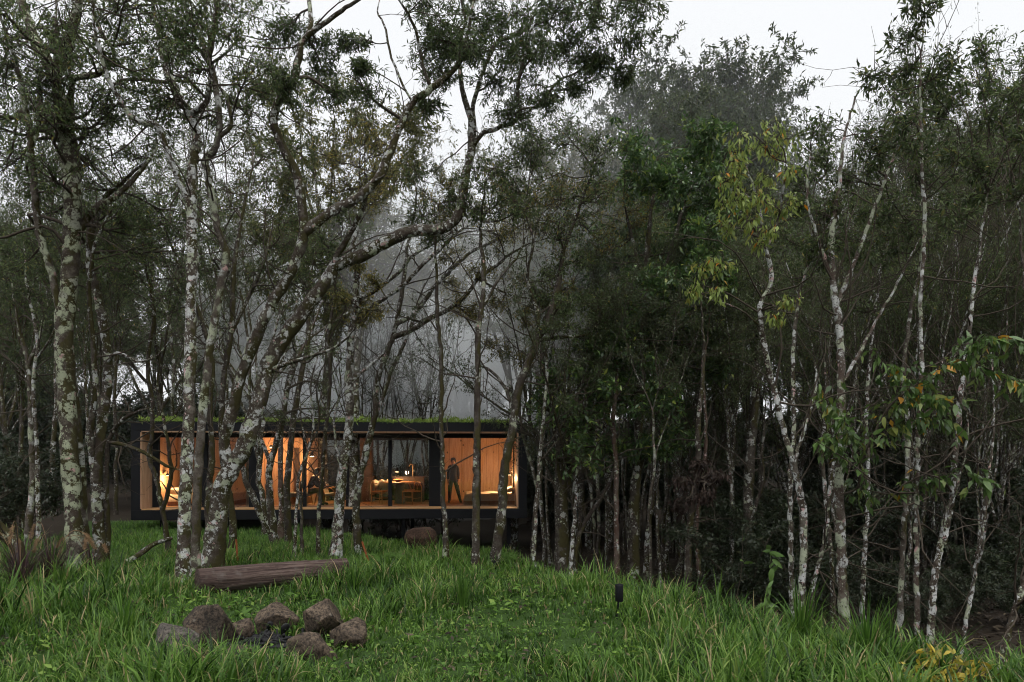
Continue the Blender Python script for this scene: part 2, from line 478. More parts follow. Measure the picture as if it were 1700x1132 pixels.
M['char'] = plain('charred_wood', (0.012, 0.012, 0.013), 0.8, 0.3, 30, 0.6, 0.8)

def logmat():
    m, N, L = newmat('log_wood')
    tc = N.new('ShaderNodeTexCoord'); mp = N.new('ShaderNodeMapping'); mp.inputs['Scale'].default_value = (1.2, 22, 22)
    L.new(tc.outputs['Object'], mp.inputs[0])
    n = noise(N, L, mp.outputs[0], 1.6, 6, 0.7, 0.5)
    n2 = noise(N, L, tc.outputs['Object'], 6, 4)
    r = ramp(N, [(0.30, (0.018, 0.012, 0.011)), (0.5, (0.075, 0.05, 0.043)), (0.72, (0.19, 0.14, 0.12))]); L.new(n.outputs[0], r.inputs[0])
    c = mixc(N, L, step_(N, L, n2.outputs[0], 0.55, 0.75), r.outputs[0], (0.12, 0.10, 0.09))
    out(N, L, principled(N, L, c, 0.85, 0.15, n.outputs[0], 1.0, 0.03).outputs[0])
    return m
M['log'] = logmat()
# ------------------------------------------------------------------ leaves and branches
class Leaves:
    def __init__(s): s.p = []; s.d = []; s.l = []; s.w = []; s.t = []
    def along(s, path, n, rng, length, width, spread=0.06, droop=0.3, tint=(0, 1), t0=0.15):
        n = int(n)
        if n <= 0: return
        u = rng.uniform(t0, 1, n) ** 0.8 * (len(path) - 1.001)
        k = u.astype(int); f = (u - k)[:, None]
        p = path[k] * (1 - f) + path[k + 1] * f
        T = unit(path[k + 1] - path[k])
        rd = rng.normal(0, 1, (n, 3))
        d = unit(T * 0.55 + unit(rd) * 0.95 + np.array([0, 0, -droop]))
        s.p.append(p + rng.normal(0, spread, (n, 3)) * 0.5); s.d.append(d)
        L = length * rng.uniform(0.65, 1.25, n)
        s.l.append(L); s.w.append(L * width / length * rng.uniform(0.8, 1.2, n))
        s.t.append(np.clip(rng.normal((tint[0] + tint[1]) / 2, (tint[1] - tint[0]) / 4, n), 0, 1))
    def mesh(s, name, mat, rng, origin=(0, 0, 0), curl=0.12):
        p = np.concatenate(s.p) - np.asarray(origin); d = np.concatenate(s.d)
        l = np.concatenate(s.l)[:, None]; w = np.concatenate(s.w)[:, None]; t = np.concatenate(s.t)
        up = unit(rng.normal(0, 0.55, p.shape) + np.array([0, 0, 1.0]))
        side = unit(np.cross(d, up)); nr = np.cross(side, d)
        mid = p + d * l * 0.42
        a = mid + side * w * 0.5 + nr * w * 0.16; b = mid - side * w * 0.5 + nr * w * 0.16
        tip = p + d * l - nr * l * curl
        V = np.stack([p, a, tip, b], 1).reshape(-1, 3)
        Q = np.arange(len(V)).reshape(-1, 4)
        return quad_mesh(name, V, Q, mat, False, t)

def walk(start, direc, length, n, rng, wob=0.18, up=0.06):
    pts = [np.asarray(start, float)]; dvec = unit(np.asarray(direc, float)); st = length / n
    for i in range(n):
        dvec = unit(dvec + rng.normal(0, wob, 3) + np.array([0, 0, up]))
        pts.append(pts[-1] + dvec * st)
    return np.array(pts)

def spray(acc, lv, start, centre, rad, rng, r0, leaf, ntw=14, nlf=16, tint=(0, 1), droop=0.3, squash=0.7):
    """a leafy bough: from a limb to the heart of a clump, with side twigs carrying leaves"""
    start = np.asarray(start); centre = np.asarray(centre)
    D = centre - start; L = np.linalg.norm(D) + 1e-6
    m1 = start + D * 0.35 + rng.normal(0, 0.08 * L, 3) + np.array([0, 0, 0.06 * L])
    m2 = start + D * 0.7 + rng.normal(0, 0.07 * L, 3)
    tip = centre + unit(D) * rad * 0.7
    main = catmull([start, m1, m2, centre, tip], 12)
    rr = np.linspace(r0, 0.004, len(main))
    acc.add(*tube(main, rr, 5))
    lo = max(2, int(12 * (1 - min(1, 2.2 * rad / (L + rad)))))
    for i in range(ntw):
        k = rng.integers(lo, len(main))
        tgt = centre + unit(rng.normal(0, 1, 3)) * np.array([1, 1, squash]) * rad * rng.uniform(0.4, 1.35)
        s0 = main[k]; e = tgt - s0
        if np.linalg.norm(e) > 1.9 * rad: e = e * 1.9 * rad / np.linalg.norm(e)
        mid = s0 + e * 0.5 + rng.normal(0, 0.12 * rad, 3) + np.array([0, 0, 0.05 * rad])
        tw = catmull([s0, mid, s0 + e], 6)
        acc.add(*tube(tw, np.linspace(min(rr[k] * 0.7, 0.010), 0.0025, 6), 3))
        lv.along(tw, nlf * 0.8, rng, leaf[0], leaf[1], 0.07, droop, tint, 0.3)
        for j_ in range(2):                         # forked twiglets
            q = tw[2 + 2 * j_]; e2 = unit(unit(e) * 0.7 + rng.normal(0, 0.8, 3)) * rad * 0.42
            t2 = catmull([q, q + e2 * 0.5 + rng.normal(0, 0.02, 3), q + e2], 4)
            acc.add(*tube(t2, np.linspace(0.005, 0.002, 4), 3))
            lv.along(t2, nlf * 0.5, rng, leaf[0], leaf[1], 0.05, droop, tint)

def traced_tree(name, label, barkm, leafm, limbs, base_depth=None, boughs=(), leaf=(0.068, 0.022), seed=0, cat='tree',
                group=None, tint=(0, 0.9), lean=0.0, bare=0, ntw=16, nlf=14, extra=None, droop=0.3):
    """limbs: (points in bearings [(px, py)..], width0 px, width1 px, parent index or None, depth drift in metres at the tip)"""
    rng = np.random.default_rng(seed + 1000)
    p0 = limbs[0][0][0]
    dep = base_depth or depth_of(*p0)
    paths = []; rads = []
    for i, (pts, w0, w1, par, drift) in enumerate(limbs):
        pts = np.array(pts, float)
        seglen = np.concatenate([[0], np.cumsum(np.linalg.norm(np.diff(pts, axis=0), axis=1))]); u = seglen / seglen[-1]
        if par is None:
            d0 = dep
        else:
            q = P(pts[0][0], pts[0][1], dep)
            PP = paths[par]; proj = np.stack([CX + PP[:, 0] / PP[:, 1] * F, HY - (PP[:, 2] - CZ) / PP[:, 1] * F], 1)
            k = np.argmin(np.linalg.norm(proj - pts[0], axis=1)); d0 = PP[k, 1]
        dd = d0 + drift * u ** 1.2
        C = np.array([P(a, b, c) for (a, b), c in zip(pts, dd)])
        if par is None:
            g = float(G(C[0][0], C[0][1])) - 0.12
            C[0][2] = min(C[0][2], g) if C[0][2] < g + 1.2 else g
            if C[0][2] > g: C[0][2] = g
        elif k is not None:
            C = np.vstack([PP[k], C[1:]]) if len(C) > 2 else np.vstack([PP[k], C[1:]])
        n = max(8, int(seglen[-1] / 9))
        path = catmull(C, n)
        if n > 10:
            path[1:-1] += rng.normal(0, 0.006, (n - 2, 3)) * np.array([1, 1, 0.3])
        t = np.linspace(0, 1, n)
        w = (w0 * (1 - t) + w1 * t) * 0.5 / F * np.interp(t, u, dd)
        w = w * 0.9 * (1 - 0.6 * np.clip((t - 0.75) / 0.25, 0, 1))
        if par is None:
            w = w * (1 + 0.6 * np.exp(-t * n / 2.4))
        paths.append(path); rads.append(w)
    base = paths[0][0].copy(); base[2] += 0.1
    root = empty(name, base, 0, label, cat, group)
    for i, (path, w) in enumerate(zip(paths, rads)):
        sides = 14 if w[0] > 0.06 else (10 if w[0] > 0.03 else 6)
        V, Q = tube(path - base, w, sides, 0.10, rng)
        link('trunk' if i == 0 else 'branch', quad_mesh('trunk' if i == 0 else 'branch', V, Q, M[barkm]), root)
    acc = Acc(); lv = Leaves()
    allp = np.concatenate(paths); allr = np.concatenate(rads)
    for (px, py, rpx, dd) in boughs:
        c = P(px, py, dep + dd)
        rad = rpx / F * (dep + dd)
        dist = np.linalg.norm(allp - c, axis=1) + np.maximum(0, allp[:, 2] - c[2]) * 0.8 + (allp[:, 2] < base[2] + 2) * 2.0
        k = np.argmin(dist)
        spray(acc, lv, allp[k], c, rad, rng, min(max(allr[k] * 0.55, 0.008), 0.03), leaf, ntw, nlf, tint, droop)
    for i in range(int(bare * 1.7)):                           # leafless side twigs
        k = rng.integers(len(allp) // 4, len(allp))
        pth = walk(allp[k], unit(rng.normal(0, 1, 3) + np.array([0, 0, 0.5])), rng.uniform(0.5, 1.8), 7, rng, 0.2, 0.03)
        acc.add(*tube(pth, np.linspace(min(allr[k] * 0.45, 0.014), 0.002, 8), 4))
        for j in (3, 4, 5):
            q = walk(pth[j], unit(rng.normal(0, 1, 3)), rng.uniform(0.15, 0.4), 3, rng, 0.2, 0.03)
            acc.add(*tube(q, np.linspace(0.004, 0.0015, 4), 3))
    if acc.V:
        V, Q = acc.get()
        tag(link('twigs', quad_mesh('twigs', V - base, Q, M['bark_twig']), root), kind='stuff')
    if lv.p:
        tag(link('crown', lv.mesh('crown', M[leafm], rng, base), root), kind='stuff')
    return root, paths

def region(x0, x1, y0, y1, n, r0, r1, d0, d1, seed, hole=None):
    rng = np.random.default_rng(seed); o = []
    best = []
    for i in range(n):                              # best-candidate spread
        cand = [(rng.uniform(x0, x1), rng.uniform(y0, y1)) for _ in range(8)]
        if best:
            cand.sort(key=lambda c: -min((c[0] - b[0]) ** 2 + (c[1] - b[1]) ** 2 for b in best))
        c = cand[0]
        best.append(c)
        o.append((c[0], c[1], rng.uniform(r0, r1), rng.uniform(d0, d1)))
    if hole:
        o = [b for b in o if not any(h[0] < b[0] < h[1] and h[2] < b[1] < h[3] for h in hole)]
    return o

# ------------------------------------------------------------------ free-grown tree kinds for the forest
def grow_kind(seed, H, r0, style, leaf, leaves_per=22, fork=0.5, nlimb=4, tint=(0, 0.9)):
    rng = np.random.default_rng(seed)
    lean = rng.normal(0, 0.05, 2)
    n = 16
    zs = np.linspace(0, H * fork, n)
    bend = np.cumsum(rng.normal(0, 0.045, (n, 2)), 0); bend -= bend[0]
    trunk = np.stack([zs * lean[0] + bend[:, 0], zs * lean[1] + bend[:, 1], zs], 1)
    trunk[0, 2] = -0.4
    tr = np.linspace(r0, r0 * 0.7, n); tr[0] *= 1.4; tr[1] *= 1.1
    parts = {'trunk': tube(trunk, tr, 10, 0.09, rng), 'limbs': []}
    acc = Acc(); lv = Leaves()
    limbs = []
    az0 = rng.uniform(0, 6.28)
    for i in range(nlimb):
        k = n - 1 if i < 2 else rng.integers(n // 2, n)
        az = az0 + i * 6.28 / nlimb + rng.normal(0, 0.35)
        tilt = {'slim': 0.22, 'wide': 0.65, 'vase': 0.42}[style] * rng.uniform(0.6, 1.3)
        dv = np.array([math.cos(az) * math.sin(tilt), math.sin(az) * math.sin(tilt), math.cos(tilt)])
        Ln = (H - trunk[k, 2]) * rng.uniform(0.75, 1.0) * (1.0 if style != 'wide' else 0.95)
        pth = walk(trunk[k], dv, Ln, 14, rng, 0.10, 0.035)
        rr = np.linspace(tr[k] * 0.66, 0.012, 15)
        parts['limbs'].append(tube(pth, rr, 7, 0.08, rng)); limbs.append((pth, rr))
    for pth, rr in limbs:
        nb = int(9 + 5 * rng.random())
        for b in range(nb + 3):
            k = rng.integers(3, 15) if b < nb else 12 + b - nb
            T = unit(pth[min(k + 1, 14)] - pth[k - 1])
            dv = unit(T * 0.7 + unit(rng.normal(0, 1, 3)) * 0.8 + np.array([0, 0, 0.15]))
            bl = (0.9 + 1.3 * rng.random()) * H / 11 * (1.15 if style == 'wide' else 0.85)
            bp = walk(pth[k], dv, bl, 8, rng, 0.16, 0.03)
            br = np.linspace(min(rr[k] * 0.6, 0.03), 0.006, 9)
            acc.add(*tube(bp, br, 5))
            for t in range(7):
                kk = rng.integers(2, 9)
                td = unit(unit(bp[kk] - bp[kk - 1]) * 0.6 + unit(rng.normal(0, 1, 3)) * 0.9)
                tp = walk(bp[kk], td, rng.uniform(0.35, 0.9) * H / 11, 4, rng, 0.2, 0.0)
                acc.add(*tube(tp, np.linspace(0.008, 0.002, 5), 3))
                lv.along(tp, leaves_per, rng, leaf[0], leaf[1], 0.12, 0.25, tint)
    return parts, acc, lv, rng

KINDS = {}
def build_kind(key, seed, H, r0, style, barkm, leafm, leaf, lp, fork, nl, tint=(0, 0.9)):
    parts, acc, lv, rng = grow_kind(seed, H, r0, style, leaf, lp, fork, nl, tint)
    ms = [('trunk', quad_mesh('trunk', *parts['trunk'], M[barkm]), None)]
    for V, Q in parts['limbs']:
        ms.append(('branch', quad_mesh('branch', V, Q, M[barkm]), None))
    V, Q = acc.get()
    ms.append(('twigs', quad_mesh('twigs', V, Q, M['bark_twig']), 'stuff'))
    ms.append(('crown', lv.mesh('crown', M[leafm], rng), 'stuff'))
    KINDS[key] = (float(np.percentile(np.concatenate(lv.p)[:, 2], 99.5)), ms)

def build_round(key, seed, H, r0, barkm, leafm, leaf, nlf, tint=(0, 0.9), nclump=46, cr=(2.7, 2.7, 3.3), cz=0.70):
    """a tree with a rounded crown made of many separate leafy boughs"""
    rng = np.random.default_rng(seed)
    c = np.array([rng.normal(0, 0.3), rng.normal(0, 0.3), H * cz])
    trunk = catmull([(0, 0, -0.4), (rng.normal(0, .12), rng.normal(0, .12), H * .2), (c[0] * .6, c[1] * .6, H * .42), (c[0], c[1], H * .62)], 18)
    tr = np.linspace(r0, r0 * 0.5, 18); tr[0] *= 1.4
    acc = Acc(); lv = Leaves(); limbs = []
    for i in range(6):
        k = rng.integers(9, 18); az = i * 1.05 + rng.normal(0, .3); el = rng.uniform(0.25, 1.3)
        tip = c + np.array([math.cos(az) * math.cos(el) * cr[0], math.sin(az) * math.cos(el) * cr[1], math.sin(el) * cr[2]]) * 0.72
        limbs.append((catmull([trunk[k], trunk[k] * .5 + tip * .5 + rng.normal(0, .2, 3), tip], 14), np.linspace(tr[k] * .7, 0.015, 14)))
    allp = np.concatenate([p for p, _ in limbs] + [trunk[10:]]); allr = np.concatenate([q for _, q in limbs] + [tr[10:]])
    for i in range(nclump):
        d_ = unit(rng.normal(0, 1, 3) + np.array([0, 0, 0.25])); q = rng.uniform(0.35, 1.0) ** 0.5
        cc_ = c + d_ * np.array(cr) * q * (1 + 0.12 * math.sin(5 * d_[0] + 3 * d_[2] + seed))
        k = np.argmin(np.linalg.norm(allp - cc_, axis=1) + np.maximum(0, allp[:, 2] - cc_[2]))
        spray(acc, lv, allp[k], cc_, rng.uniform(0.5, 0.9), rng, min(allr[k] * .6, .03), leaf, 12, nlf, tint)
    ms = [('trunk', quad_mesh('trunk', *tube(trunk, tr, 10, 0.09, rng), M[barkm]), None)]
    for p, q in limbs: ms.append(('branch', quad_mesh('branch', *tube(p, q, 7, 0.08, rng), M[barkm]), None))
    ms.append(('twigs', quad_mesh('twigs', *acc.get(), M['bark_twig']), 'stuff'))
    ms.append(('crown', lv.mesh('crown', M[leafm], rng), 'stuff'))
    KINDS[key] = (float(np.percentile(np.concatenate(lv.p)[:, 2], 99.5)), ms)

def plant(key, name, x, y, height, rz, label, cat='tree', group=None, widen=1.0, z=None):
    H, ms = KINDS[key]
    s = height / H
    o = bpy.data.objects.new(name, None); o.empty_display_size = 0.2
    o.location = (x, y, float(G(x, y)) if z is None else z); o.rotation_euler = (0, 0, rz); o.scale = (s * widen, s * widen, s)
    COL.objects.link(o); tag(o, label, cat, group)
    for nm, me, kind in ms:
        c = bpy.data.objects.new(nm, me); COL.objects.link(c); c.parent = o
        if kind: c['kind'] = kind
    return o
# ------------------------------------------------------------------ ground
def axis_vals(lo, hi, fine, n):
    t = np.linspace(-1, 1, n)
    v = np.sign(t) * (np.exp(np.abs(t) * 4.2) - 1) / (math.exp(4.2) - 1)
    return v
gx = axis_vals(0, 0, 0, 190) * 190.0
gy = 9.0 + axis_vals(0, 0, 0, 210) * 190.0
XX, YY = np.meshgrid(gx, gy)
ZZ = G(XX, YY)
nV = XX.size; w_ = XX.shape[1]; h_ = XX.shape[0]
ii = (np.arange(h_ - 1)[:, None] * w_ + np.arange(w_ - 1)[None, :]).ravel()
me = quad_mesh('ground', np.stack([XX, YY, ZZ], -1).reshape(-1, 3), np.stack([ii, ii + 1, ii + 1 + w_, ii + w_], 1), M['ground'])
a = me.attributes.new('green', 'FLOAT', 'POINT')
gr = (1 - smooth((edge_s(XX, YY) + 0.6) / 1.6)) * (1 - smooth((YY - 22) / 4)) * smooth((YY + 30) / 5) * (1 - smooth((-XX - YY * 0.62) / 1.5))
gr = np.maximum(gr, 0.75 * np.exp(-((XX - 0.9) ** 2 + (YY - 19) ** 2) / 5.0))
a.data.foreach_set('value', gr.ravel().astype(np.float32))
tag(link('ground', me), kind='structure')

# a trodden earth path below the trees on the right
ts = np.linspace(0, 1, 40)
pc = np.stack([4.6 + 7.5 * ts + 0.25 * np.sin(ts * 9), 5.5 + 9.0 * ts ** 1.1], 1)
nrm = np.stack([-np.gradient(pc[:, 1]), np.gradient(pc[:, 0])], 1); nrm /= np.linalg.norm(nrm, axis=1)[:, None]
pv = []
for off in np.linspace(-0.55, 0.55, 7):
    q = pc + nrm * (off * (1 + 0.12 * np.sin(ts * 31 + off * 5)))[:, None]
    pv.append(np.concatenate([q, (G(q[:, 0], q[:, 1]) + 0.03 - 0.02 * abs(off))[:, None]], 1))
pv = np.concatenate(pv); qs = []
for r_ in range(6):
    for k in range(39):
        b0 = r_ * 40 + k; qs.append((b0, b0 + 1, b0 + 41, b0 + 40))
tag(link('path', quad_mesh('path', pv, qs, plain('trodden_earth', (0.06, 0.046, 0.035), 0.95, 0.1, 12, 0.4, 0.5))), kind='structure')

# ------------------------------------------------------------------ the foreground trees
TR = {}
def T(key, *a, **k):
    TR[key] = traced_tree(*a, **k)

T('A1', 'lichen_tree', 'thick tree trunk crusted with green lichen at the far left, forking near the top', 'bark_green', 'leaf_dark',
  [([(122, 945), (124, 900), (118, 800), (113, 700), (107, 560), (116, 440), (121, 330), (111, 225), (98, 160), (82, 105)], 29, 31, None, 0.3),
   ([(84, 110), (60, 70), (42, 20), (25, -30), (5, -90)], 22, 10, 0, 0.5),
   ([(88, 130), (110, 80), (122, 40), (135, -10), (150, -80)], 24, 10, 0, -0.4),
   ([(112, 230), (118, 150), (125, 130), (165, 122), (190, 90), (160, 40), (155, -10)], 12, 6, 0, -0.6),
   ([(120, 400), (160, 345), (185, 330), (220, 300), (245, 270), (262, 240)], 14, 5, 0, 0.8)],
  boughs=region(-60, 250, -40, 200, 22, 40, 70, -1.2, 1.6, 1) + region(-60, 240, 200, 430, 13, 40, 65, -0.6, 1.8, 2), seed=1, bare=10)
T('A2', 'reddish_lichen_tree', 'slender pink-spotted stem crossing in front of the thick left trunk', 'bark_soft', 'leaf_dark',
  [([(141, 940), (138, 850), (131, 740), (122, 650), (104, 540), (85, 450), (64, 380), (55, 285), (48, 215), (30, 118), (5, 40), (-20, -30)], 17, 8, None, -0.9),
   ([(52, 250), (70, 190), (66, 130), (90, 60), (92, -20)], 7, 4, 0, 0.4)],
  boughs=region(-80, 120, 0, 330, 10, 38, 62, -1.0, 0.8, 3), seed=2, bare=6)
T('A3', 'mossy_tree', 'dark mossy double stem just right of the thick left trunk', 'bark_mid', 'leaf_dark',
  [([(165, 940), (164, 860), (160, 780), (170, 690), (180, 620), (176, 560), (164, 500), (150, 440), (152, 380), (175, 330), (205, 300), (245, 265)], 21, 10, None, 0.6),
   ([(158, 800), (150, 730), (157, 640), (154, 560), (148, 480), (160, 400), (190, 340)], 12, 6, 0, -0.5),
   ([(176, 600), (195, 585), (230, 600), (262, 590), (285, 560)], 8, 3, 0, -0.8)],
  boughs=region(120, 290, 230, 460, 10, 38, 60, -0.5, 1.5, 4), seed=3, bare=10)
T('A4', 'white_lichen_tree', 'straight white-blotched trunk standing left of the log', 'bark_white', 'leaf_dark',
  [([(303, 970), (307, 850), (313, 700), (317, 550), (319, 420), (318, 330), (321, 262), (329, 233), (314, 191), (292, 150), (273, 106), (261, 42), (250, -10), (240, -70)], 23, 9, None, 0.5),
   ([(314, 195), (338, 175), (346, 160), (350, 130)], 13, 6, 0, -0.3),
   ([(318, 340), (290, 285), (262, 210), (240, 205), (215, 190), (190, 150), (165, 85), (155, 30), (152, -30)], 11, 5, 0, -0.8)],
  boughs=region(170, 320, -30, 200, 13, 40, 65, -1.0, 1.2, 5), seed=4, bare=14)
T('A5', 'white_lichen_tree', 'sinuous white-blotched stem sharing its foot with the straight trunk left of the log', 'bark_soft', 'leaf_dark',
  [([(323, 962), (326, 860), (331, 750), (341, 640), (352, 560), (367, 473), (376, 422), (363, 385), (349, 311), (341, 265), (357, 247), (364, 198), (354, 124), (341, 85), (326, 53), (305, 0), (295, -60)], 16, 9, None, 0.9),
   ([(346, 95), (352, 60), (358, 28), (360, -20), (370, -80)], 12, 6, 0, -0.5),
   ([(350, 105), (375, 88), (402, 58)], 6, 4, 0, -0.3),
   ([(360, 230), (385, 205), (375, 160), (362, 140)], 9, 5, 0, 0.3)],
  boughs=region(280, 470, -30, 230, 16, 38, 62, -0.6, 1.8, 6), seed=5, bare=12)
T('A6', 'leaning_tree', 'thick dark trunk leaning right behind the log and forking into long limbs', 'bark_mid', 'leaf_dark',
  [([(345, 955), (356, 900), (362, 851), (369, 810), (386, 776), (406, 740), (416, 713), (428, 675), (445, 610), (466, 570), (488, 539), (517, 500), (545, 461), (560, 441), (597, 425), (635, 405), (668, 389), (694, 382), (733, 380), (756, 364), (768, 330), (771, 297), (780, 263), (783, 229), (780, 192), (769, 155), (762, 108), (766, 62), (771, 31), (762, -20)], 36, 9, None, 0.8),
   ([(384, 785), (372, 745), (377, 713), (386, 681), (400, 624), (429, 552), (452, 503), (475, 467), (494, 425), (504, 392), (502, 346), (494, 294), (476, 257), (460, 223), (453, 198), (463, 167), (485, 139), (497, 90), (504, 65), (528, 46), (565, 19), (600, -5), (640, -40)], 22, 11, 0, -0.9),
   ([(504, 385), (543, 356), (576, 338), (603, 321), (627, 297), (646, 257), (664, 210), (683, 173), (714, 148), (757, 111), (775, 60), (790, -20)], 19, 9, 1, 0.6),
   ([(545, 455), (560, 425), (580, 390), (602, 346), (612, 310), (640, 290)], 12, 7, 0, -0.6),
   ([(505, 62), (516, 37), (513, 0), (508, -50)], 10, 6, 1, 0.4),
   ([(776, 240), (788, 215), (786, 173), (802, 120), (823, 74), (854, 59), (880, 40), (900, -20)], 9, 5, 0, 0.5),
   ([(776, 250), (802, 222), (826, 213), (854, 201), (864, 185), (860, 148), (864, 120), (876, 74), (884, 46), (907, 34), (960, 10)], 9, 5, 0, -0.7),
   ([(858, 196), (894, 173), (925, 136), (950, 124), (984, 105), (1012, 90), (1030, 80)], 6, 2, 6, 0.4),
   ([(683, 173), (673, 150), (648, 90), (640, 45), (628, 20), (632, -20)], 5, 3, 2, 0.2),
   ([(714, 148), (700, 100), (690, 50), (670, 10), (650, -15)], 7, 4, 2, -0.5),
   ([(440, 620), (470, 606), (520, 590), (560, 575), (590, 545)], 8, 4, 0, -0.9)],
  boughs=region(700, 1080, -30, 95, 22, 35, 58, -0.8, 1.4, 7) + region(800, 960, 60, 190, 8, 30, 50, -0.5, 1.0, 8)
       + region(430, 600, 20, 180, 7, 28, 45, -1.0, 0.5, 9) + region(690, 760, 60, 180, 5, 25, 42, 0, 1.2, 10)
       + [(1000, 105, 26, 0.2), (1035, 120, 22, 0.1), (1065, 10, 35, 0.4), (600, 110, 14, -0.5)],
  leaf=(0.085, 0.020), seed=6, bare=12, tint=(0.0, 0.75), nlf=20)
T('A7', 'crooked_tree', 'short crooked pale stem rising in front of the cabin bedroom wall', 'bark_mid', 'leaf_dark',
  [([(457, 908), (452, 872), (448, 830), (446, 798), (449, 766), (459, 734), (470, 690), (478, 640), (490, 590), (486, 540), (500, 470)], 15, 7, None, 0.5),
   ([(455, 890), (436, 861), (420, 825), (405, 787), (398, 740), (410, 690)], 14, 7, 0, -0.3),
   ([(449, 770), (438, 740), (428, 700), (440, 650), (436, 600)], 8, 4, 0, 0.6)],
  boughs=region(430, 560, 560, 690, 7, 22, 36, -0.5, 1.0, 11), seed=7, bare=8, nlf=10)
T('A7b', 'reddish_tree', 'reddish-brown stem beside the crooked pale stem before the cabin', 'bark_red', 'leaf_dark',
  [([(467, 900), (467, 850), (466, 780), (467, 720), (474, 660), (492, 600), (512, 560), (535, 500)], 11, 5, None, 0.9)], seed=8, bare=6)
T('A7c', 'mossy_tree', 'dark mossy stem with one broad green leaf patch before the living room', 'bark_dark', 'leaf_dark',
  [([(480, 905), (478, 863), (477, 808), (482, 750), (488, 690), (500, 620), (512, 560), (510, 480), (530, 400)], 13, 7, None, 0.7)],
  boughs=region(470, 560, 380, 520, 6, 26, 42, -0.5, 1.0, 12), seed=9, bare=8)
T('A7d', 'slim_sapling', 'pair-forming thin pale sapling left of the middle of the cabin', 'bark_white', 'leaf_dark',
  [([(489, 925), (490, 880), (492, 850), (497, 787), (512, 748), (520, 700), (516, 640), (530, 580), (545, 540)], 6, 3, None, 0.3),
   ([(512, 748), (500, 700), (495, 650), (480, 600)], 4, 2, 0, 0.4)], seed=10, bare=16)
T('A7e', 'slim_sapling', 'thin mossy sapling close right of the pale thin sapling', 'bark_dark', 'leaf_dark',
  [([(502, 925), (501, 880), (500, 820), (508, 760), (530, 700), (526, 640), (540, 600)], 6, 3, None, 0.6)], seed=11, bare=12)
T('A8', 'vine_tree', 'upright white-splashed trunk wrapped with moss right of the log', 'bark_white', 'leaf_olive',
  [([(557, 932), (560, 890), (563, 851), (566, 808), (571, 766), (578, 724), (580, 673), (579, 624), (583, 559), (589, 506), (592, 450), (588, 400), (600, 340), (596, 280)], 21, 9, None, 0.5),
   ([(588, 520), (609, 512), (641, 493), (674, 470), (703, 438), (733, 412), (756, 389), (800, 360), (840, 330)], 9, 4, 0, 0.9),
   ([(590, 500), (615, 487), (651, 461), (671, 441), (684, 425), (713, 408), (760, 380)], 8, 4, 0, -0.5),
   ([(589, 631), (609, 611), (637, 588)], 7, 6, 0, 0.2),
   ([(568, 790), (558, 740), (556, 690), (566, 640), (560, 580)], 6, 3, 0, -0.4)],
  boughs=region(560, 640, 440, 530, 6, 18, 32, -0.4, 0.6, 13) + region(700, 900, 290, 400, 10, 28, 46, 0.2, 1.4, 14) + region(540, 660, 230, 360, 8, 34, 50, 0, 1.5, 15),
  leaf=(0.06, 0.02), seed=12, bare=14, tint=(0.2, 1))
T('A9', 'spreading_tree', 'pink-lichened trunk curving right, its low mossy branches sweep over the cabin roof', 'bark_mid', 'leaf_olive',
  [([(596, 925), (594, 893), (591, 851), (597, 798), (604, 766), (612, 730), (623, 685), (624, 650), (630, 618), (645, 578), (654, 552), (664, 506), (674, 441), (678, 399), (690, 340), (688, 280)], 15, 6, None, 0.3),
   ([(652, 562), (681, 549), (713, 529), (746, 513), (775, 488), (795, 461), (825, 441), (842, 425), (871, 408), (910, 395)], 10, 4, 0, -0.5),
   ([(660, 540), (687, 520), (723, 474), (746, 451), (779, 421), (820, 400), (870, 370), (905, 340)], 9, 4, 0, 0.8),
   ([(622, 690), (641, 644), (651, 611), (671, 572), (690, 520), (705, 470)], 9, 5, 0, 0.7),
   ([(795, 461), (850, 490), (905, 495), (950, 470)], 4, 2, 1, 0.3)],
  boughs=region(830, 1060, 310, 420, 14, 26, 44, -0.3, 1.2, 16) + region(740, 960, 400, 520, 9, 20, 34, -0.6, 0.8, 17) + region(780, 880, 520, 600, 4, 16, 26, -0.3, 0.3, 18),
  leaf=(0.055, 0.020), seed=13, bare=18, tint=(0.35, 1.0))
T('A10', 'slim_tree', 'thinnest straight dark trunk in front of the cabin corner post', 'bark_dark', 'leaf_dark',
  [([(741, 935), (739, 872), (736, 830), (735, 787), (734, 745), (732, 692), (733, 640), (731, 575), (726, 526), (725, 461), (722, 400), (728, 340)], 10, 6, None, 0.4)],
  boughs=region(690, 770, 280, 400, 4, 26, 40, 0, 1, 19), seed=14, bare=6)
T('A11', 'straight_tree', 'straight dark trunk in front of the right bedroom window', 'bark_dark', 'leaf_dark',
  [([(789, 945), (790, 900), (790, 836), (791, 779), (792, 713), (793, 640), (794, 559), (799, 513), (803, 450), (798, 380), (806, 300)], 15, 8, None, 0.5),
   ([(799, 513), (830, 460), (862, 420), (880, 370)], 6, 3, 0, 0.6)],
  boughs=region(760, 880, 250, 360, 7, 30, 46, 0, 1.4, 20), seed=15, bare=8)
T('A12', 'leaning_trunk_tree', 'pale-patched trunk leaning right across the cabin right end', 'bark_dark', 'leaf_dark',
  [([(820, 940), (826, 900), (833, 840), (837, 787), (843, 745), (852, 702), (861, 644), (878, 601), (891, 565), (904, 542), (925, 480), (935, 420), (960, 350), (985, 280)], 19, 9, None, 0.9),
   ([(891, 565), (930, 560), (975, 555), (1010, 530)], 8, 3, 0, 0.5),
   ([(895, 560), (890, 510), (875, 460), (885, 400), (870, 350)], 9, 4, 0, -0.4),
   ([(858, 690), (842, 650), (815, 615), (790, 605)], 8, 4, 0, 0.8)],
  boughs=region(880, 1020, 220, 400, 10, 34, 52, 0, 1.6, 21) + region(900, 1010, 490, 570, 5, 20, 32, -0.2, 0.8, 22), seed=16, bare=10)
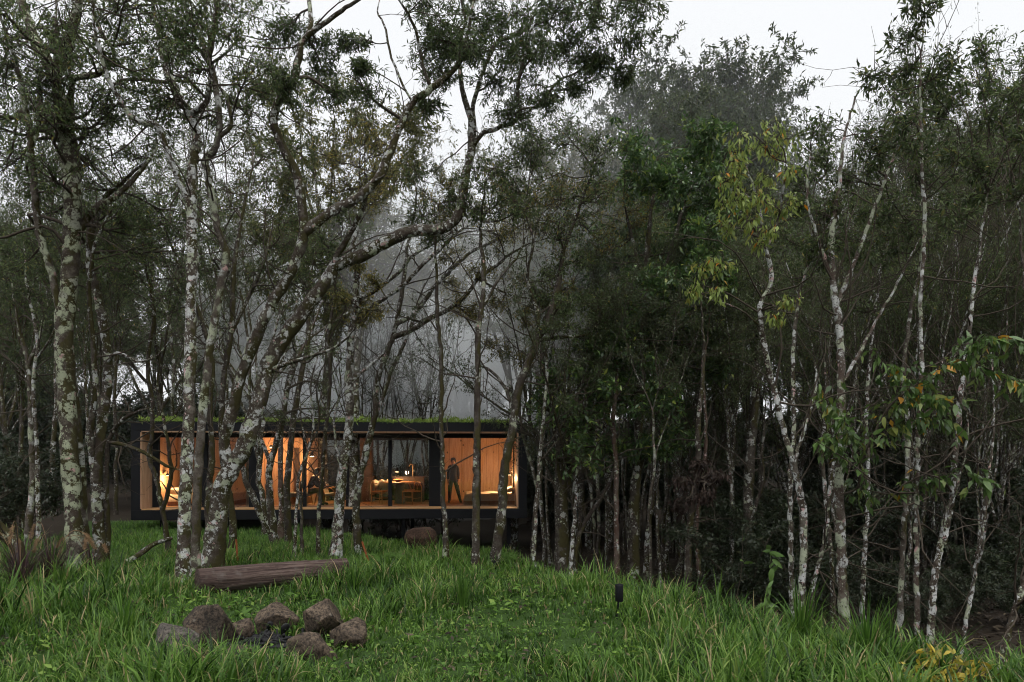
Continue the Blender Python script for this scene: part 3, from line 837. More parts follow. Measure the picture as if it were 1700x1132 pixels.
T('A13', 'slim_tree', 'thin white trunk just right of the cabin right end', 'bark_white', 'leaf_dark',
  [([(885, 952), (888, 878), (894, 790), (901, 701), (908, 620), (902, 540), (912, 460)], 8, 5, None, 0.4)], boughs=region(890, 960, 430, 560, 4, 22, 34, 0, 1, 23), base_depth=11.2, seed=17, bare=6)
T('A14', 'dark_clump_tree', 'broad black-brown clumped trunk right of the cabin', 'bark_dark', 'leaf_glossy',
  [([(933, 955), (932, 843), (930, 760), (922, 700), (908, 640), (900, 590), (905, 500)], 27, 8, None, 0.4),
   ([(933, 860), (945, 780), (958, 700), (962, 640), (975, 570)], 14, 7, 0, 0.6),
   ([(931, 830), (926, 760), (938, 690), (936, 600)], 10, 5, 0, -0.5)],
  boughs=region(900, 1010, 610, 770, 11, 26, 40, -0.8, 0.4, 24), leaf=(0.12, 0.045), base_depth=11.8, seed=18, bare=6, tint=(0.3, 1), nlf=9, ntw=11)
T('A15', 'slim_tree', 'thin white trunk leaning against the broad black-brown clump', 'bark_white', 'leaf_dark',
  [([(947, 956), (950, 900), (955, 843), (958, 780), (966, 700), (975, 620), (972, 540)], 8, 4, None, 0.3)], base_depth=11.5, seed=19, bare=6)
T('A16', 'bowed_sapling', 'dark bowed sapling arching right above the forest slope', 'bark_dark', 'leaf_dark',
  [([(953, 950), (956, 913), (970, 871), (994, 832), (1015, 793), (1025, 740), (1030, 690)], 9, 5, None, 0.5)], base_depth=11.9, seed=20, bare=6)
T('A17', 'red_lichen_tree', 'thin trunk spotted brick red near the black path light', 'bark_red', 'leaf_dark',
  [([(1025, 958), (1024, 900), (1023, 840), (1023, 772), (1018, 700), (1024, 620), (1015, 540)], 11, 7, None, 0.4)], boughs=region(990, 1060, 480, 600, 4, 24, 38, 0.2, 1.2, 25), base_depth=11.6, seed=21, bare=5)
T('A18', 'dense_evergreen', 'large dense evergreen with glossy dark leaves right of the cabin', 'bark_dark', 'leaf_glossy',
  [([(1051, 955), (1053, 843), (1058, 772), (1062, 680), (1068, 580), (1072, 460), (1080, 360), (1092, 260)], 22, 8, None, 0.5),
   ([(1056, 800), (1085, 700), (1110, 620), (1135, 540), (1160, 440)], 11, 5, 0, 0.5),
   ([(1062, 690), (1035, 620), (1010, 560), (985, 480)], 10, 5, 0, -0.4),
   ([(1070, 520), (1105, 440), (1130, 360), (1150, 290)], 9, 4, 0, 0.6),
   ([(1072, 470), (1050, 400), (1035, 330)], 8, 4, 0, -0.4)],
  boughs=region(1040, 1200, 225, 420, 17, 34, 52, -0.8, 1.2, 26) + region(960, 1200, 400, 620, 26, 32, 50, -1.2, 1.2, 27)
       + region(970, 1120, 620, 760, 12, 28, 42, -1.0, 0.8, 28), leaf=(0.115, 0.042), base_depth=12.4, seed=22, bare=6, tint=(0.1, 1.0), nlf=17)
T('A19', 'slim_tree', 'thin mossy trunk tilting right behind the dense evergreen', 'bark_mid', 'leaf_dark',
  [([(1072, 960), (1074, 900), (1082, 840), (1094, 780), (1112, 700), (1120, 620)], 10, 5, None, 0.8)], base_depth=13.2, seed=23, bare=6)
T('A20', 'slim_tree', 'dark trunk carrying withered brown leaves on the forest slope', 'bark_dark', 'leaf_brown',
  [([(1140, 990), (1143, 900), (1150, 840), (1158, 770), (1160, 690), (1168, 600), (1165, 500)], 13, 7, None, 0.5)],
  boughs=region(1130, 1195, 765, 835, 6, 13, 20, -0.8, 0.2, 29), leaf=(0.09, 0.03), base_depth=11.0, seed=24, bare=6, droop=1.2, nlf=7)
T('A21', 'slim_tree', 'slender pink-patched trunk on the slope between evergreen and yellow-leaved tree', 'bark_red', 'leaf_dark',
  [([(1162, 1000), (1160, 940), (1156, 880), (1165, 800), (1172, 720), (1168, 620), (1180, 520)], 9, 5, None, 0.5)], boughs=region(1130, 1220, 440, 600, 5, 26, 40, 0, 1.5, 30), base_depth=11.6, seed=25, bare=5)
T('A22', 'dark_tree', 'thick black trunk hidden in shade left of the yellow-leaved tree', 'bark_dark', 'leaf_dark',
  [([(1245, 1010), (1244, 900), (1243, 800), (1250, 700), (1258, 600), (1262, 500), (1275, 400)], 21, 10, None, 1.5),
   ([(1262, 880), (1265, 800), (1266, 740), (1272, 660)], 7, 4, 0, -0.4)], base_depth=12.5,
  boughs=region(1200, 1340, 330, 640, 14, 36, 56, 0, 2.5, 31), seed=26, bare=8)
T('R2', 'yellow_leaved_tree', 'slim white-spotted tree with drooping yellow-green leaves and some orange ones', 'bark_white', 'leaf_yellow',
  [([(1329, 1056), (1331, 1006), (1332, 947), (1334, 859), (1325, 800), (1312, 755), (1295, 690), (1281, 630), (1268, 570), (1262, 530), (1264, 502), (1281, 465), (1271, 408), (1264, 368), (1254, 321), (1238, 275)], 14, 6, None, 0.2),
   ([(1271, 410), (1290, 370), (1300, 320), (1305, 270)], 5, 3, 0, -0.3),
   ([(1262, 540), (1230, 515), (1190, 500), (1165, 490)], 4, 2, 0, -0.6),
   ([(1318, 770), (1330, 730), (1345, 680), (1355, 640), (1352, 600)], 8, 5, 0, 0.4),
   ([(1258, 340), (1235, 320), (1212, 290), (1200, 270)], 4, 2, 0, -0.3)],
  base_depth=7.9, boughs=region(1205, 1325, 215, 340, 13, 18, 28, -0.5, 0.5, 32) + region(1200, 1300, 330, 400, 5, 16, 24, -0.4, 0.4, 33)
  + [(1170, 445, 20, -0.5), (1195, 440, 18, -0.6), (1150, 480, 12, -0.6), (1190, 485, 14, -0.6), (1310, 500, 14, -0.2), (1290, 525, 12, -0.3), (1278, 385, 14, -0.3)],
  leaf=(0.082, 0.029), seed=27, bare=8, tint=(0.15, 1.0), ntw=8, nlf=5, droop=1.4)
T('R1', 'slim_tree', 'thin white-spotted trunk close left of the yellow-leaved tree', 'bark_white', 'leaf_dark',
  [([(1318, 1050), (1314, 965), (1313, 888), (1312, 800), (1318, 700), (1316, 600), (1325, 500), (1345, 420), (1350, 330)], 10, 5, None, 0.7)], base_depth=8.3,
  boughs=region(1310, 1400, 260, 420, 7, 26, 42, 0, 1.5, 34), seed=28, bare=6)
T('R3', 'banded_trunk_tree', 'pale banded trunk on the right bearing the leafy side branch', 'bark_band', 'leaf_dark',
  [([(1404, 1070), (1400, 1006), (1398, 947), (1396, 888), (1393, 800), (1396, 715), (1396, 631), (1394, 547), (1385, 480), (1380, 400), (1392, 320), (1400, 240), (1420, 160)], 20, 8, None, 0.6),
   ([(1390, 510), (1420, 430), (1450, 350), (1480, 270), (1510, 180)], 9, 4, 0, 0.8),
   ([(1384, 470), (1360, 400), (1340, 330), (1345, 250)], 7, 3, 0, 0.3),
   ([(1396, 640), (1440, 560), (1490, 470), (1530, 390)], 7, 3, 0, 1.0)], base_depth=8.0,
  boughs=region(1345, 1480, 190, 430, 11, 30, 48, 0, 1.8, 35), leaf=(0.075, 0.025), seed=29, bare=16, ntw=12, nlf=10)
T('R4', 'slim_tree', 'thin white trunk fourth from the right edge behind the grass', 'bark_soft', 'leaf_dark',
  [([(1491, 1070), (1494, 1006), (1497, 947), (1501, 873), (1504, 818), (1508, 720), (1500, 620), (1512, 520), (1530, 420), (1535, 300)], 11, 6, None, 0.6)], base_depth=8.4,
  boughs=region(1450, 1600, 150, 380, 8, 34, 56, 0, 1.8, 36), leaf=(0.09, 0.026), seed=30, bare=14, ntw=11, nlf=11)
T('R5', 'slim_tree', 'evenly straight pale-ringed thin trunk on the right', 'bark_band', 'leaf_dark',
  [([(1525, 1095), (1522, 1006), (1522, 918), (1522, 815), (1524, 720), (1530, 620), (1528, 500), (1535, 380), (1530, 250), (1528, 120), (1535, 20)], 10, 5, None, 0.4)], base_depth=7.6,
  boughs=region(1440, 1620, 60, 260, 11, 30, 52, -0.2, 1.6, 37) + [(1530, 20, 24, 0.2), (1515, -10, 22, 0.3)], leaf=(0.09, 0.026), seed=31, bare=14, ntw=11, nlf=11)
T('R6', 'leaning_lichen_tree', 'pale trunk with large white patches leaning right above the yellow shrub', 'bark_white', 'leaf_dark',
  [([(1538, 1092), (1547, 1020), (1550, 976), (1559, 918), (1570, 882), (1580, 824), (1588, 740), (1595, 650), (1610, 540), (1625, 420), (1640, 320)], 13, 7, None, 0.6),
   ([(1562, 905), (1568, 860), (1590, 800), (1606, 720), (1600, 640)], 6, 3, 0, -0.3)], base_depth=7.4,
  boughs=region(1580, 1710, 150, 360, 9, 32, 52, 0, 1.6, 38), leaf=(0.085, 0.026), seed=32, bare=14, ntw=11, nlf=11)
T('R7', 'slim_tree', 'thin light trunk bending right near the earth path', 'bark_white', 'leaf_dark',
  [([(1590, 1110), (1603, 1035), (1615, 971), (1623, 923), (1632, 880), (1640, 800), (1650, 700), (1645, 580)], 8, 4, None, 0.6),
   ([(1615, 975), (1632, 900), (1640, 850)], 4, 3, 0, -0.2)], base_depth=7.9, seed=33, bare=8)
T('R9', 'leaning_trunk_tree', 'dark-footed trunk leaning out of the right edge beside the path', 'bark_mid', 'leaf_dark',
  [([(1660, 1135), (1670, 1065), (1682, 1020), (1697, 976), (1715, 900), (1725, 780), (1720, 600), (1700, 450), (1690, 330)], 12, 7, None, 0.7)], base_depth=7.3,
  boughs=region(1620, 1760, 60, 300, 10, 30, 48, 0, 1.5, 39), seed=34, bare=8)
T('R10', 'slim_tree', 'dark-and-white thin trunk leaning towards the banded trunk', 'bark_mid', 'leaf_dark',
  [([(1340, 1050), (1351, 967), (1359, 938), (1370, 888), (1377, 817), (1384, 740), (1380, 660)], 9, 5, None, 0.3)], base_depth=9.0, seed=35, bare=8)
T('R11', 'slim_tree', 'short-seen white trunk in the shade right of the banded trunk', 'bark_white', 'leaf_dark',
  [([(1434, 1065), (1432, 1000), (1436, 900), (1442, 800), (1438, 680), (1450, 540), (1470, 400)], 10, 5, None, 0.6)], base_depth=9.6,
  boughs=region(1420, 1540, 330, 520, 8, 30, 46, 0, 2, 40), seed=36, bare=10)
T('R12', 'slim_tree', 'greyish thin trunk immediately left of the banded trunk', 'bark_mid', 'leaf_dark',
  [([(1383, 1060), (1382, 1000), (1380, 930), (1372, 840), (1366, 740), (1372, 640), (1360, 540)], 9, 5, None, 0.5)], base_depth=9.4, seed=37, bare=8)
T('L1', 'slim_tree', 'thin pale trunk with a peeling strip at the far left', 'bark_white', 'leaf_dark',
  [([(63, 920), (64, 860), (62, 790), (60, 720), (55, 640), (62, 560), (45, 480), (40, 400)], 9, 5, None, 0.5),
   ([(58, 600), (85, 560), (100, 520)], 5, 3, 0, 0.2)], boughs=region(-20, 100, 430, 560, 5, 28, 44, 0, 1.5, 41), seed=38, bare=8)
T('L2', 'slim_tree', 'whitish forked trunk at the left edge behind the purple grass', 'bark_soft', 'leaf_dark',
  [([(40, 940), (48, 870), (54, 800), (52, 720), (50, 650), (44, 590), (30, 540), (20, 470)], 13, 6, None, 1.0),
   ([(50, 610), (62, 570), (72, 530), (66, 470)], 8, 4, 0, 0.4)], base_depth=12.0, boughs=region(-40, 110, 380, 520, 6, 34, 50, 0, 1.5, 42), seed=39, bare=8)
T('L3', 'mossy_limb', 'thick mossy limb slanting down at the lower left corner', 'bark_dark', 'leaf_dark',
  [([(45, 935), (25, 905), (0, 880), (-40, 830), (-70, 760), (-60, 640)], 26, 14, None, -0.6)], base_depth=8.6, seed=40, bare=6)
T('L4', 'bent_tree', 'thin dark trunk crossing the left end of the cabin', 'bark_dark', 'leaf_dark',
  [([(282, 905), (274, 870), (266, 830), (258, 790), (247, 760), (252, 720), (252, 670), (245, 600), (255, 520), (240, 430), (235, 340)], 9, 6, None, 0.6),
   ([(275, 850), (283, 790), (280, 740), (272, 700), (262, 640), (268, 560)], 8, 4, 0, -0.3)], base_depth=12.0,
  boughs=region(190, 300, 260, 430, 8, 34, 52, 0, 2, 43), seed=41, bare=10)
T('L5', 'arched_branch_tree', 'mossy low branch arching over the left cabin corner', 'bark_dark', 'leaf_dark',
  [([(175, 935), (178, 860), (176, 780), (182, 730), (200, 700), (225, 685), (250, 676)], 10, 5, None, -0.4),
   ([(180, 735), (205, 738), (240, 752), (275, 772), (298, 780)], 8, 5, 0, 0.3)], base_depth=10.5, seed=42, bare=8)
T('C1', 'slim_tree', 'dark mossy trunk seen between log and cabin, hung with twigs', 'bark_dark', 'leaf_dark',
  [([(530, 925), (528, 880), (534, 800), (540, 720), (548, 640), (545, 560), (556, 480), (550, 400)], 8, 5, None, 0.8)], boughs=region(500, 600, 330, 460, 6, 30, 46, 0, 1.6, 44), seed=43, bare=12)
T('C2', 'sunken_tree', 'dark trunk between the leaning trunk and the straight white one', 'bark_dark', 'leaf_dark',
  [([(385, 905), (386, 860), (372, 780), (368, 700), (372, 620), (385, 540), (388, 450), (402, 360), (420, 270)], 13, 8, None, 1.0),
   ([(386, 560), (410, 500), (440, 430), (455, 360)], 7, 4, 0, 0.8)], base_depth=12.5, boughs=region(350, 500, 210, 480, 18, 36, 56, 0, 2.5, 45), seed=44, bare=12)
T('C3', 'sunken_tree', 'dark leaning stem hidden behind the straight white-blotched trunk', 'bark_dark', 'leaf_dark',
  [([(350, 900), (345, 840), (352, 760), (348, 680), (352, 600), (330, 520), (300, 450), (275, 380)], 12, 6, None, 1.0)], base_depth=12.0, boughs=region(200, 340, 330, 520, 12, 34, 52, 0, 2, 46), seed=45, bare=12)

# fallen branch in the grass, left
fb = catmull([P(208, 940, depth_of(208, 940)) + [0, 0, .05], P(232, 920, 10.6), P(255, 903, 10.9), P(285, 899, 11.2) + [0, 0, .05]], 14)
b0 = fb[0].copy()
V, Q = tube(fb - b0, np.linspace(0.05, 0.03, 14), 8, 0.15, R)
o = link('fallen_branch', quad_mesh('fallen_branch', V, Q, M['bark_mid'])); o.location = b0
tag(o, 'fallen lichened branch propped in the grass left of the trunks', 'branch')

# ------------------------------------------------------------------ the forest around
M['leaf_round'] = leafmat('leaf_round', [(0, (0.025, 0.04, 0.016)), (0.6, (0.06, 0.085, 0.03)), (1, (0.13, 0.15, 0.045))], 0.5, 0.35, 0.3)
build_kind('slimA', 11, 11, 0.085, 'slim', 'bark_mid', 'leaf_back', (0.10, 0.032), 26, 0.55, 4)
build_kind('slimB', 12, 11, 0.075, 'slim', 'bark_dark', 'leaf_dark', (0.10, 0.032), 26, 0.6, 4)
build_kind('slimC', 13, 11, 0.065, 'slim', 'bark_soft', 'leaf_back', (0.10, 0.03), 24, 0.62, 3)
build_kind('airyA', 24, 12, 0.09, 'vase', 'bark_mid', 'leaf_dark', (0.085, 0.026), 8, 0.28, 9)
build_kind('airyB', 25, 12, 0.07, 'vase', 'bark_soft', 'leaf_back', (0.085, 0.026), 7, 0.34, 8)
build_kind('vaseA', 14, 12, 0.14, 'vase', 'bark_dark', 'leaf_back', (0.11, 0.035), 28, 0.36, 6)
build_kind('vaseB', 15, 12, 0.12, 'vase', 'bark_mid', 'leaf_dark', (0.11, 0.035), 28, 0.30, 6)
build_round('wideA', 16, 12.5, 0.17, 'bark_dark', 'leaf_round', (0.12, 0.044), 22, nclump=56)
build_round('wideB', 17, 12.5, 0.15, 'bark_mid', 'leaf_olive', (0.12, 0.04), 20, (0, 0.7), 50, (2.9, 2.9, 3.0))
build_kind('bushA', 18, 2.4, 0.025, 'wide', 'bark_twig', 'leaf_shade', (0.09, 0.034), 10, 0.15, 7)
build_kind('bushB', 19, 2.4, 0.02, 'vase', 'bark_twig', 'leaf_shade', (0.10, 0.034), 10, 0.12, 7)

ZN = {'left': ('slim dark tree of the crowded wood left of the cabin', 'trees of the left wood'),
      'back': ('misty tree standing in the wood behind the cabin', 'trees behind the cabin'),
      'right': ('dim narrow tree among the crowded trunks on the right slope', 'trees of the right slope'),
      'far': ('pale faded tree in the distant misty wood', 'trees of the distant wood'),
      'rear': ('tree mirrored in the cabin glass across the clearing', 'trees across the clearing')}
MARKS = {'right': [(960, 'behind the cabin right end'), (1100, 'behind the dense evergreen'), (1240, 'behind the withered brown leaves'), (1350, 'behind the yellow-leaved tree'), (1450, 'behind the pale banded trunk'), (1560, 'behind the straight pale-ringed trunk'), (9999, 'near the right edge of the wood')],
         'left': [(60, 'left of the thick lichen trunk'), (9999, 'between the thick lichen trunk and the cabin')],
         'back': [(430, 'behind the left room of the cabin'), (720, 'behind the cabin living room'), (9999, 'behind the right room of the cabin')],
         'far': [(300, 'left of the cabin'), (860, 'beyond the cabin roof'), (1250, 'beyond the dense evergreen'), (9999, 'beyond the right trunks')]}
LOOK = {'slimA': 'mottled slim', 'slimB': 'dark slim', 'slimC': 'pale slim', 'vaseA': 'dark many-limbed', 'vaseB': 'mottled many-limbed', 'wideA': 'dark round-crowned', 'wideB': 'olive round-crowned', 'airyA': 'loose twiggy', 'airyB': 'pale loose twiggy', 'bushA': 'spreading', 'bushB': 'upright'}
def where(zone, px): return next(t for lim, t in MARKS[zone] if px < lim)
def name_it(zone, key, px, dep):
    how = 'close' if dep < 17 else ('farther off' if dep < 36 else 'misty and distant')
    return '%s tree %s, %s' % (LOOK[key], how, where(zone, px))
def put(zone, key, px, dep, top, widen=1.0, rz=None, label=None, name=None):
    x = (px - CX) / F * dep
    g = float(G(x, dep))
    h = CZ + (HY - top) * dep / F - g
    return plant(key, name or {'s': 'slim_tree', 'v': 'forest_tree', 'w': 'broad_tree', 'a': 'airy_tree'}[key[0]], x, dep, h, R.uniform(0, 6.28) if rz is None else rz,
          label or name_it(zone, key, px, dep), 'tree', None if label else ZN[zone][1], widen)

# named ones that stand out
put('back', 'wideA', 1165, 24, 100, 0.95, 0.3, 'tall hazy round-topped tree rising above the dense evergreen', 'broad_tree')
put('back', 'wideA', 1225, 28, 150, 0.8, 2.0, 'hazy round-topped tree right of the tallest hazy tree', 'broad_tree')
put('back', 'wideA', 1130, 21, 190, 0.85, 1.1, 'dense dark-green crown below the tallest hazy tree', 'broad_tree')
put('back', 'wideA', 1235, 21.5, 215, 0.8, 5.2, 'dense dark-green crown left of the yellow leaves', 'broad_tree')
put('back', 'wideA', 1195, 24, 125, 0.65, 0.2, 'tall dark-green crown between the two hazy round tops', 'broad_tree')
put('back', 'wideB', 1010, 23, 210, 0.8, 3.2, 'olive crown left of the dense evergreen', 'broad_tree')
put('back', 'wideA', 1080, 27, 150, 0.9, 4.1, 'hazy broad tree left of the tallest hazy tree', 'broad_tree')
put('back', 'wideB', 585, 22, 165, 0.95, 1.0, 'dense olive-brown crown behind the leaning limbs left of the sky gap', 'broad_tree')
put('back', 'wideB', 545, 25, 140, 1.0, 5.0, 'broad misty crown left of the sky gap', 'broad_tree')
put('back', 'airyA', 440, 20, 150, 0.9, 3.0, 'loose twiggy crown behind the forked left trunks', 'broad_tree')
put('back', 'wideB', 850, 23, 190, 0.8, 2.2, 'olive crown behind the vertical twin limbs above the cabin roof', 'broad_tree')
put('back', 'vaseA', 960, 22, 180, 0.9, 0.9, 'ascending branched tree between olive crown and dense evergreen', 'forest_tree')
put('back', 'vaseB', 775, 45, 330, 0.9, 1.9, 'misty ascending tree right above the cabin roof', 'forest_tree')
put('right', 'airyA', 1545, 15, 30, 0.5, 1.0, 'tall ascending tree with long pale twigs peaking at the upper right', 'forest_tree')
put('right', 'airyB', 1440, 16, 190, 0.6, 2.4, 'ascending many-stemmed tree below the upper right peak', 'forest_tree')
put('right', 'airyA', 1640, 16, 130, 0.65, 3.9, 'many-stemmed leaning tree right of the upper right peak', 'forest_tree')
for i in range(12):
    px = 1380 + 31 * i
    put('right', ['airyA', 'airyB', 'airyA', 'slimC'][i % 4], px, 12 + (i * 53 % 70) / 10, max([190, 150, 230, 110, 170, 90][i % 6], 230 if px < 1480 else 0), 0.55 if i % 4 < 3 else 0.45, i * 1.3)
put('right', 'wideA', 1750, 16, 70, 0.6, 5.1, 'leafy tree reaching in at the upper right edge', 'broad_tree')
rng = np.random.default_rng(5)
for i in range(9):
    put('left', ['slimA', 'slimB', 'vaseA', 'vaseB', 'slimB', 'wideA'][i % 6], rng.uniform(-180, 215), rng.uniform(13, 28), rng.uniform(60, 420), rng.uniform(0.6, 0.85))
for i in range(34):
    bpx, bdep = rng.uniform(150, 920), rng.uniform(26.8, 36)
    if 500 < bpx < 850: bdep = rng.uniform(46, 54)
    put('back', ['slimA', 'vaseA', 'slimC', 'slimC', 'slimB', 'slimA'][i % 6], bpx, bdep, rng.uniform(280, 460) if bdep < 37 else rng.uniform(430, 530), rng.uniform(0.8, 1.1))
for i in range(64):
    dep = 11.5 + 22 * rng.random() ** 1.2
    px = rng.uniform(895, 1800)
    top = rng.uniform(330, 480)
    if px > 1540 and rng.random() < .5: top = rng.uniform(130, 300)
    if dep < 15: top = max(top, 380)
    put('right', ['slimA', 'slimB', 'slimC', 'slimB', 'slimC', 'vaseB', 'slimA', 'vaseA'][i % 8], px, dep, top, rng.uniform(0.7, 1.05))
for i in range(80):
    dep = rng.uniform(36, 72); px = rng.uniform(-150, 1850)
    if 500 < px < 820: dep = max(dep, rng.uniform(47, 60))
    put('far', ['wideA', 'vaseA', 'wideB', 'slimA', 'vaseB'][i % 5], px, dep, rng.uniform(350, 500), rng.uniform(0.9, 1.3))
for i in range(10):
    x = -17 + i * 3.6 + rng.normal(0, 1); y = -rng.uniform(8, 16)
    plant(['vaseA', 'wideA', 'vaseB', 'slimA'][i % 4], 'forest_tree', x, y, rng.uniform(9, 12), rng.uniform(0, 6), ZN['rear'][0], 'tree', ZN['rear'][1], 1.1)

for i, px in enumerate((601, 636, 672, 708)):
    put('back', ['airyB', 'airyA'][i % 2], px, 26.6 + (i * 37 % 10) * 0.22, 330 + 25 * (i % 3), 0.7)
for i in range(30):
    px = 880 + 850 * (i + rng.random()) / 30
    put('right', ['slimB', 'slimA', 'slimB'][i % 3], px, rng.uniform(12.5, 24), rng.uniform(340, 470), rng.uniform(0.45, 0.65))
# understory shrubs
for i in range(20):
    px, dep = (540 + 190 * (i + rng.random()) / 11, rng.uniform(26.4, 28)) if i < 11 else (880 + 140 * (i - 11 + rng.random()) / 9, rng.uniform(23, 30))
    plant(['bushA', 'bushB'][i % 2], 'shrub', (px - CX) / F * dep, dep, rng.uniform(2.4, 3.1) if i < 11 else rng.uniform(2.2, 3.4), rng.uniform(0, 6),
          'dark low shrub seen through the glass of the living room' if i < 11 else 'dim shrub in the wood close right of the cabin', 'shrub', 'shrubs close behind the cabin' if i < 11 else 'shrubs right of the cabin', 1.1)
for i in range(48):
    dep = rng.uniform(40, 58); px = -150 + 2000 * (i + rng.random()) / 48; x = (px - CX) / F * dep
    plant(['bushA', 'bushB'][i % 2], 'shrub', x, dep, rng.uniform(4.5, 7.5), rng.uniform(0, 6), '%s pale thicket shrub in the distant wood %s' % (LOOK['bushA' if i % 2 == 0 else 'bushB'], where('far', px)), 'shrub', 'shrubs of the distant wood', rng.uniform(0.8, 1.2))
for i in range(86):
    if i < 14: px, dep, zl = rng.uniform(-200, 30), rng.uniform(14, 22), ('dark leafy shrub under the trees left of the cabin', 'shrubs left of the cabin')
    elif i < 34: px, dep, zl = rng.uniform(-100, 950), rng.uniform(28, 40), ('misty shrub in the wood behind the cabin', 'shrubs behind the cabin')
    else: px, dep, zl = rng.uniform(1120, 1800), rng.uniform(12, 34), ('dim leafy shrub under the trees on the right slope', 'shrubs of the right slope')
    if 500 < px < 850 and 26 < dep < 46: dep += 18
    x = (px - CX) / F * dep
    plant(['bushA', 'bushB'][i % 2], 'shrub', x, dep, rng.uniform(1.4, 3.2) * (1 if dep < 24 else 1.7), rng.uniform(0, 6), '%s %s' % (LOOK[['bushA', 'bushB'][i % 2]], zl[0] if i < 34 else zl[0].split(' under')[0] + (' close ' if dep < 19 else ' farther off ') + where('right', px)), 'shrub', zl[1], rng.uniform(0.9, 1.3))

# fallen leaves on the floor of the wood
rg = np.random.default_rng(55); n = 26000
y = rg.uniform(7, 24, n); x = rg.uniform(-1, 0.82, n) * y
ok = (edge_s(x, y) > 0.4) | (x < -0.72 * y); x, y = x[ok], y[ok]; n = len(x)
lv = Leaves(); lv.p.append(np.stack([x, y, G(x, y) + rg.uniform(0.012, 0.05, n)], 1))
dd = rg.normal(0, 1, (n, 3)); dd[:, 2] *= 0.3; lv.d.append(unit(dd)); lv.l.append(rg.uniform(0.05, 0.12, n)); lv.w.append(rg.uniform(0.02, 0.045, n)); lv.t.append(rg.uniform(0, 1, n))
M['litter'] = leafmat('fallen_leaves', [(0, (0.016, 0.012, 0.009)), (0.7, (0.05, 0.036, 0.024)), (1, (0.13, 0.10, 0.065))], 0.8, 0.1)
tag(link('leaf_litter', lv.mesh('leaf_litter', M['litter'], rg)), 'brown fallen leaves covering the floor of the wood', 'leaf litter', kind='stuff')

for i in range(15):
    px, dep = 1180 + 560 * (i + rng.random()) / 15, rng.uniform(9.2, 12.5)
    plant(['bushA', 'bushB'][i % 2], 'shrub', (px - CX) / F * dep, dep, rng.uniform(0.5, 1.3), rng.uniform(0, 6), 'low dark undergrowth shrub between the white trunks on the right', 'shrub', 'low undergrowth among the right trunks', 1.3)
# ------------------------------------------------------------------ the cabin
CL = np.array([-11.615, 20.79, -0.30]); CA = math.atan2(0.72, 12.09); cc, ss = math.cos(CA), math.sin(CA)
W, D, H = 12.11, 4.3, 3.0
def upx(px, v):
    k = (px - CX) / F
    return (k * (CL[1] + v * cc) - CL[0] + v * ss) / (cc - k * ss)
def cab(u, v, w):
    return (CL[0] + u * cc - v * ss, CL[1] + u * ss + v * cc, CL[2] + w)
def wpy(py, u, v):
    y = CL[1] + u * ss + v * cc
    return CZ - (py - HY) * y / F - CL[2]

cabin = empty('cabin', CL, CA, 'long black box cabin on stilts with glowing timber interior and planted roof', 'cabin')
TB, BB, SB = 0.27, 0.30, 0.27                        # frame thickness: top, bottom, sides
GV = 0.75                                           # setback of the glazing
MB().box(0, W, 0, D, H - TB, H).obj('roof_slab', M['black'], cabin, 0.012)
MB().box(0, W, 0, D, 0, BB).obj('floor_slab', M['black'], cabin, 0.012)
MB().box(0.002, SB, 0.002, D - 0.002, BB, H - TB).obj('side_wall', M['black'], cabin)
MB().box(W - SB, W - 0.002, 0.002, D - 0.002, BB, H - TB).obj('side_wall', M['black'], cabin)
# timber lining: boards on the reveal and on the rooms
def board_run(parent, a, b, axis, n, fixed, z0, z1, t, mat, face):
    """n boards between a and b along axis ('u' or 'v'); fixed is the other coordinate"""
    wdt = (b - a) / n
    bx_ = MB()
    if axis == 'u': bx_.box(0.003, wdt - 0.003, 0, t, 0, z1 - z0)
    else: bx_.box(0, t, 0.003, wdt - 0.003, 0, z1 - z0)
    me_ = bx_.mesh('board', mat)
    for i in range(n):
        o = link('board', me_, parent)
        o.location = (a + i * wdt, fixed + (0.0015 if i % 2 else 0), z0) if axis == 'u' else (fixed + (0.0015 if i % 2 else 0), a + i * wdt, z0)
lining = MB().box(SB + 0.002, SB + 0.012, 0.02, D - 0.22, BB + 0.04, H - TB - 0.05).obj('lining', M['pine'], cabin)
board_run(lining, 0.03, D - 0.25, 'v', 8, SB + 0.012, BB + 0.035, H - TB - 0.04, 0.018, M['pine'], 1)
lining2 = MB().box(W - SB - 0.012, W - SB - 0.002, 0.02, D - 0.22, BB + 0.04, H - TB - 0.05).obj('lining', M['pine'], cabin)
board_run(lining2, 0.03, D - 0.25, 'v', 8, W - SB - 0.032, BB + 0.035, H - TB - 0.04, 0.018, M['pine'], 1)
def strips(name, v0, v1, n, w0, w1, mat):
    base = MB().box(SB + 0.03, W - SB - 0.035, 0.02, D - 0.22, (w0 + w1) / 2 - 0.002, (w0 + w1) / 2 + 0.002).obj(name, mat, cabin)
    st = (v1 - v0) / n
    me_ = MB().box(SB + 0.034, W - SB - 0.038, 0.002, st - 0.003, w0, w1).mesh('plank', mat)
    for i in range(n):
        o = link('plank', me_, base); o.location = (0, v0 + i * st, 0.0)
strips('floor', 0.02, D - 0.22, 22, BB + 0.004, BB + 0.034, M['pine_floor'])
strips('ceiling', 0.02, D - 0.22, 22, H - TB - 0.034, H - TB - 0.004, M['pine_ceiling'])
FZ, CZI = BB + 0.036, H - TB - 0.036
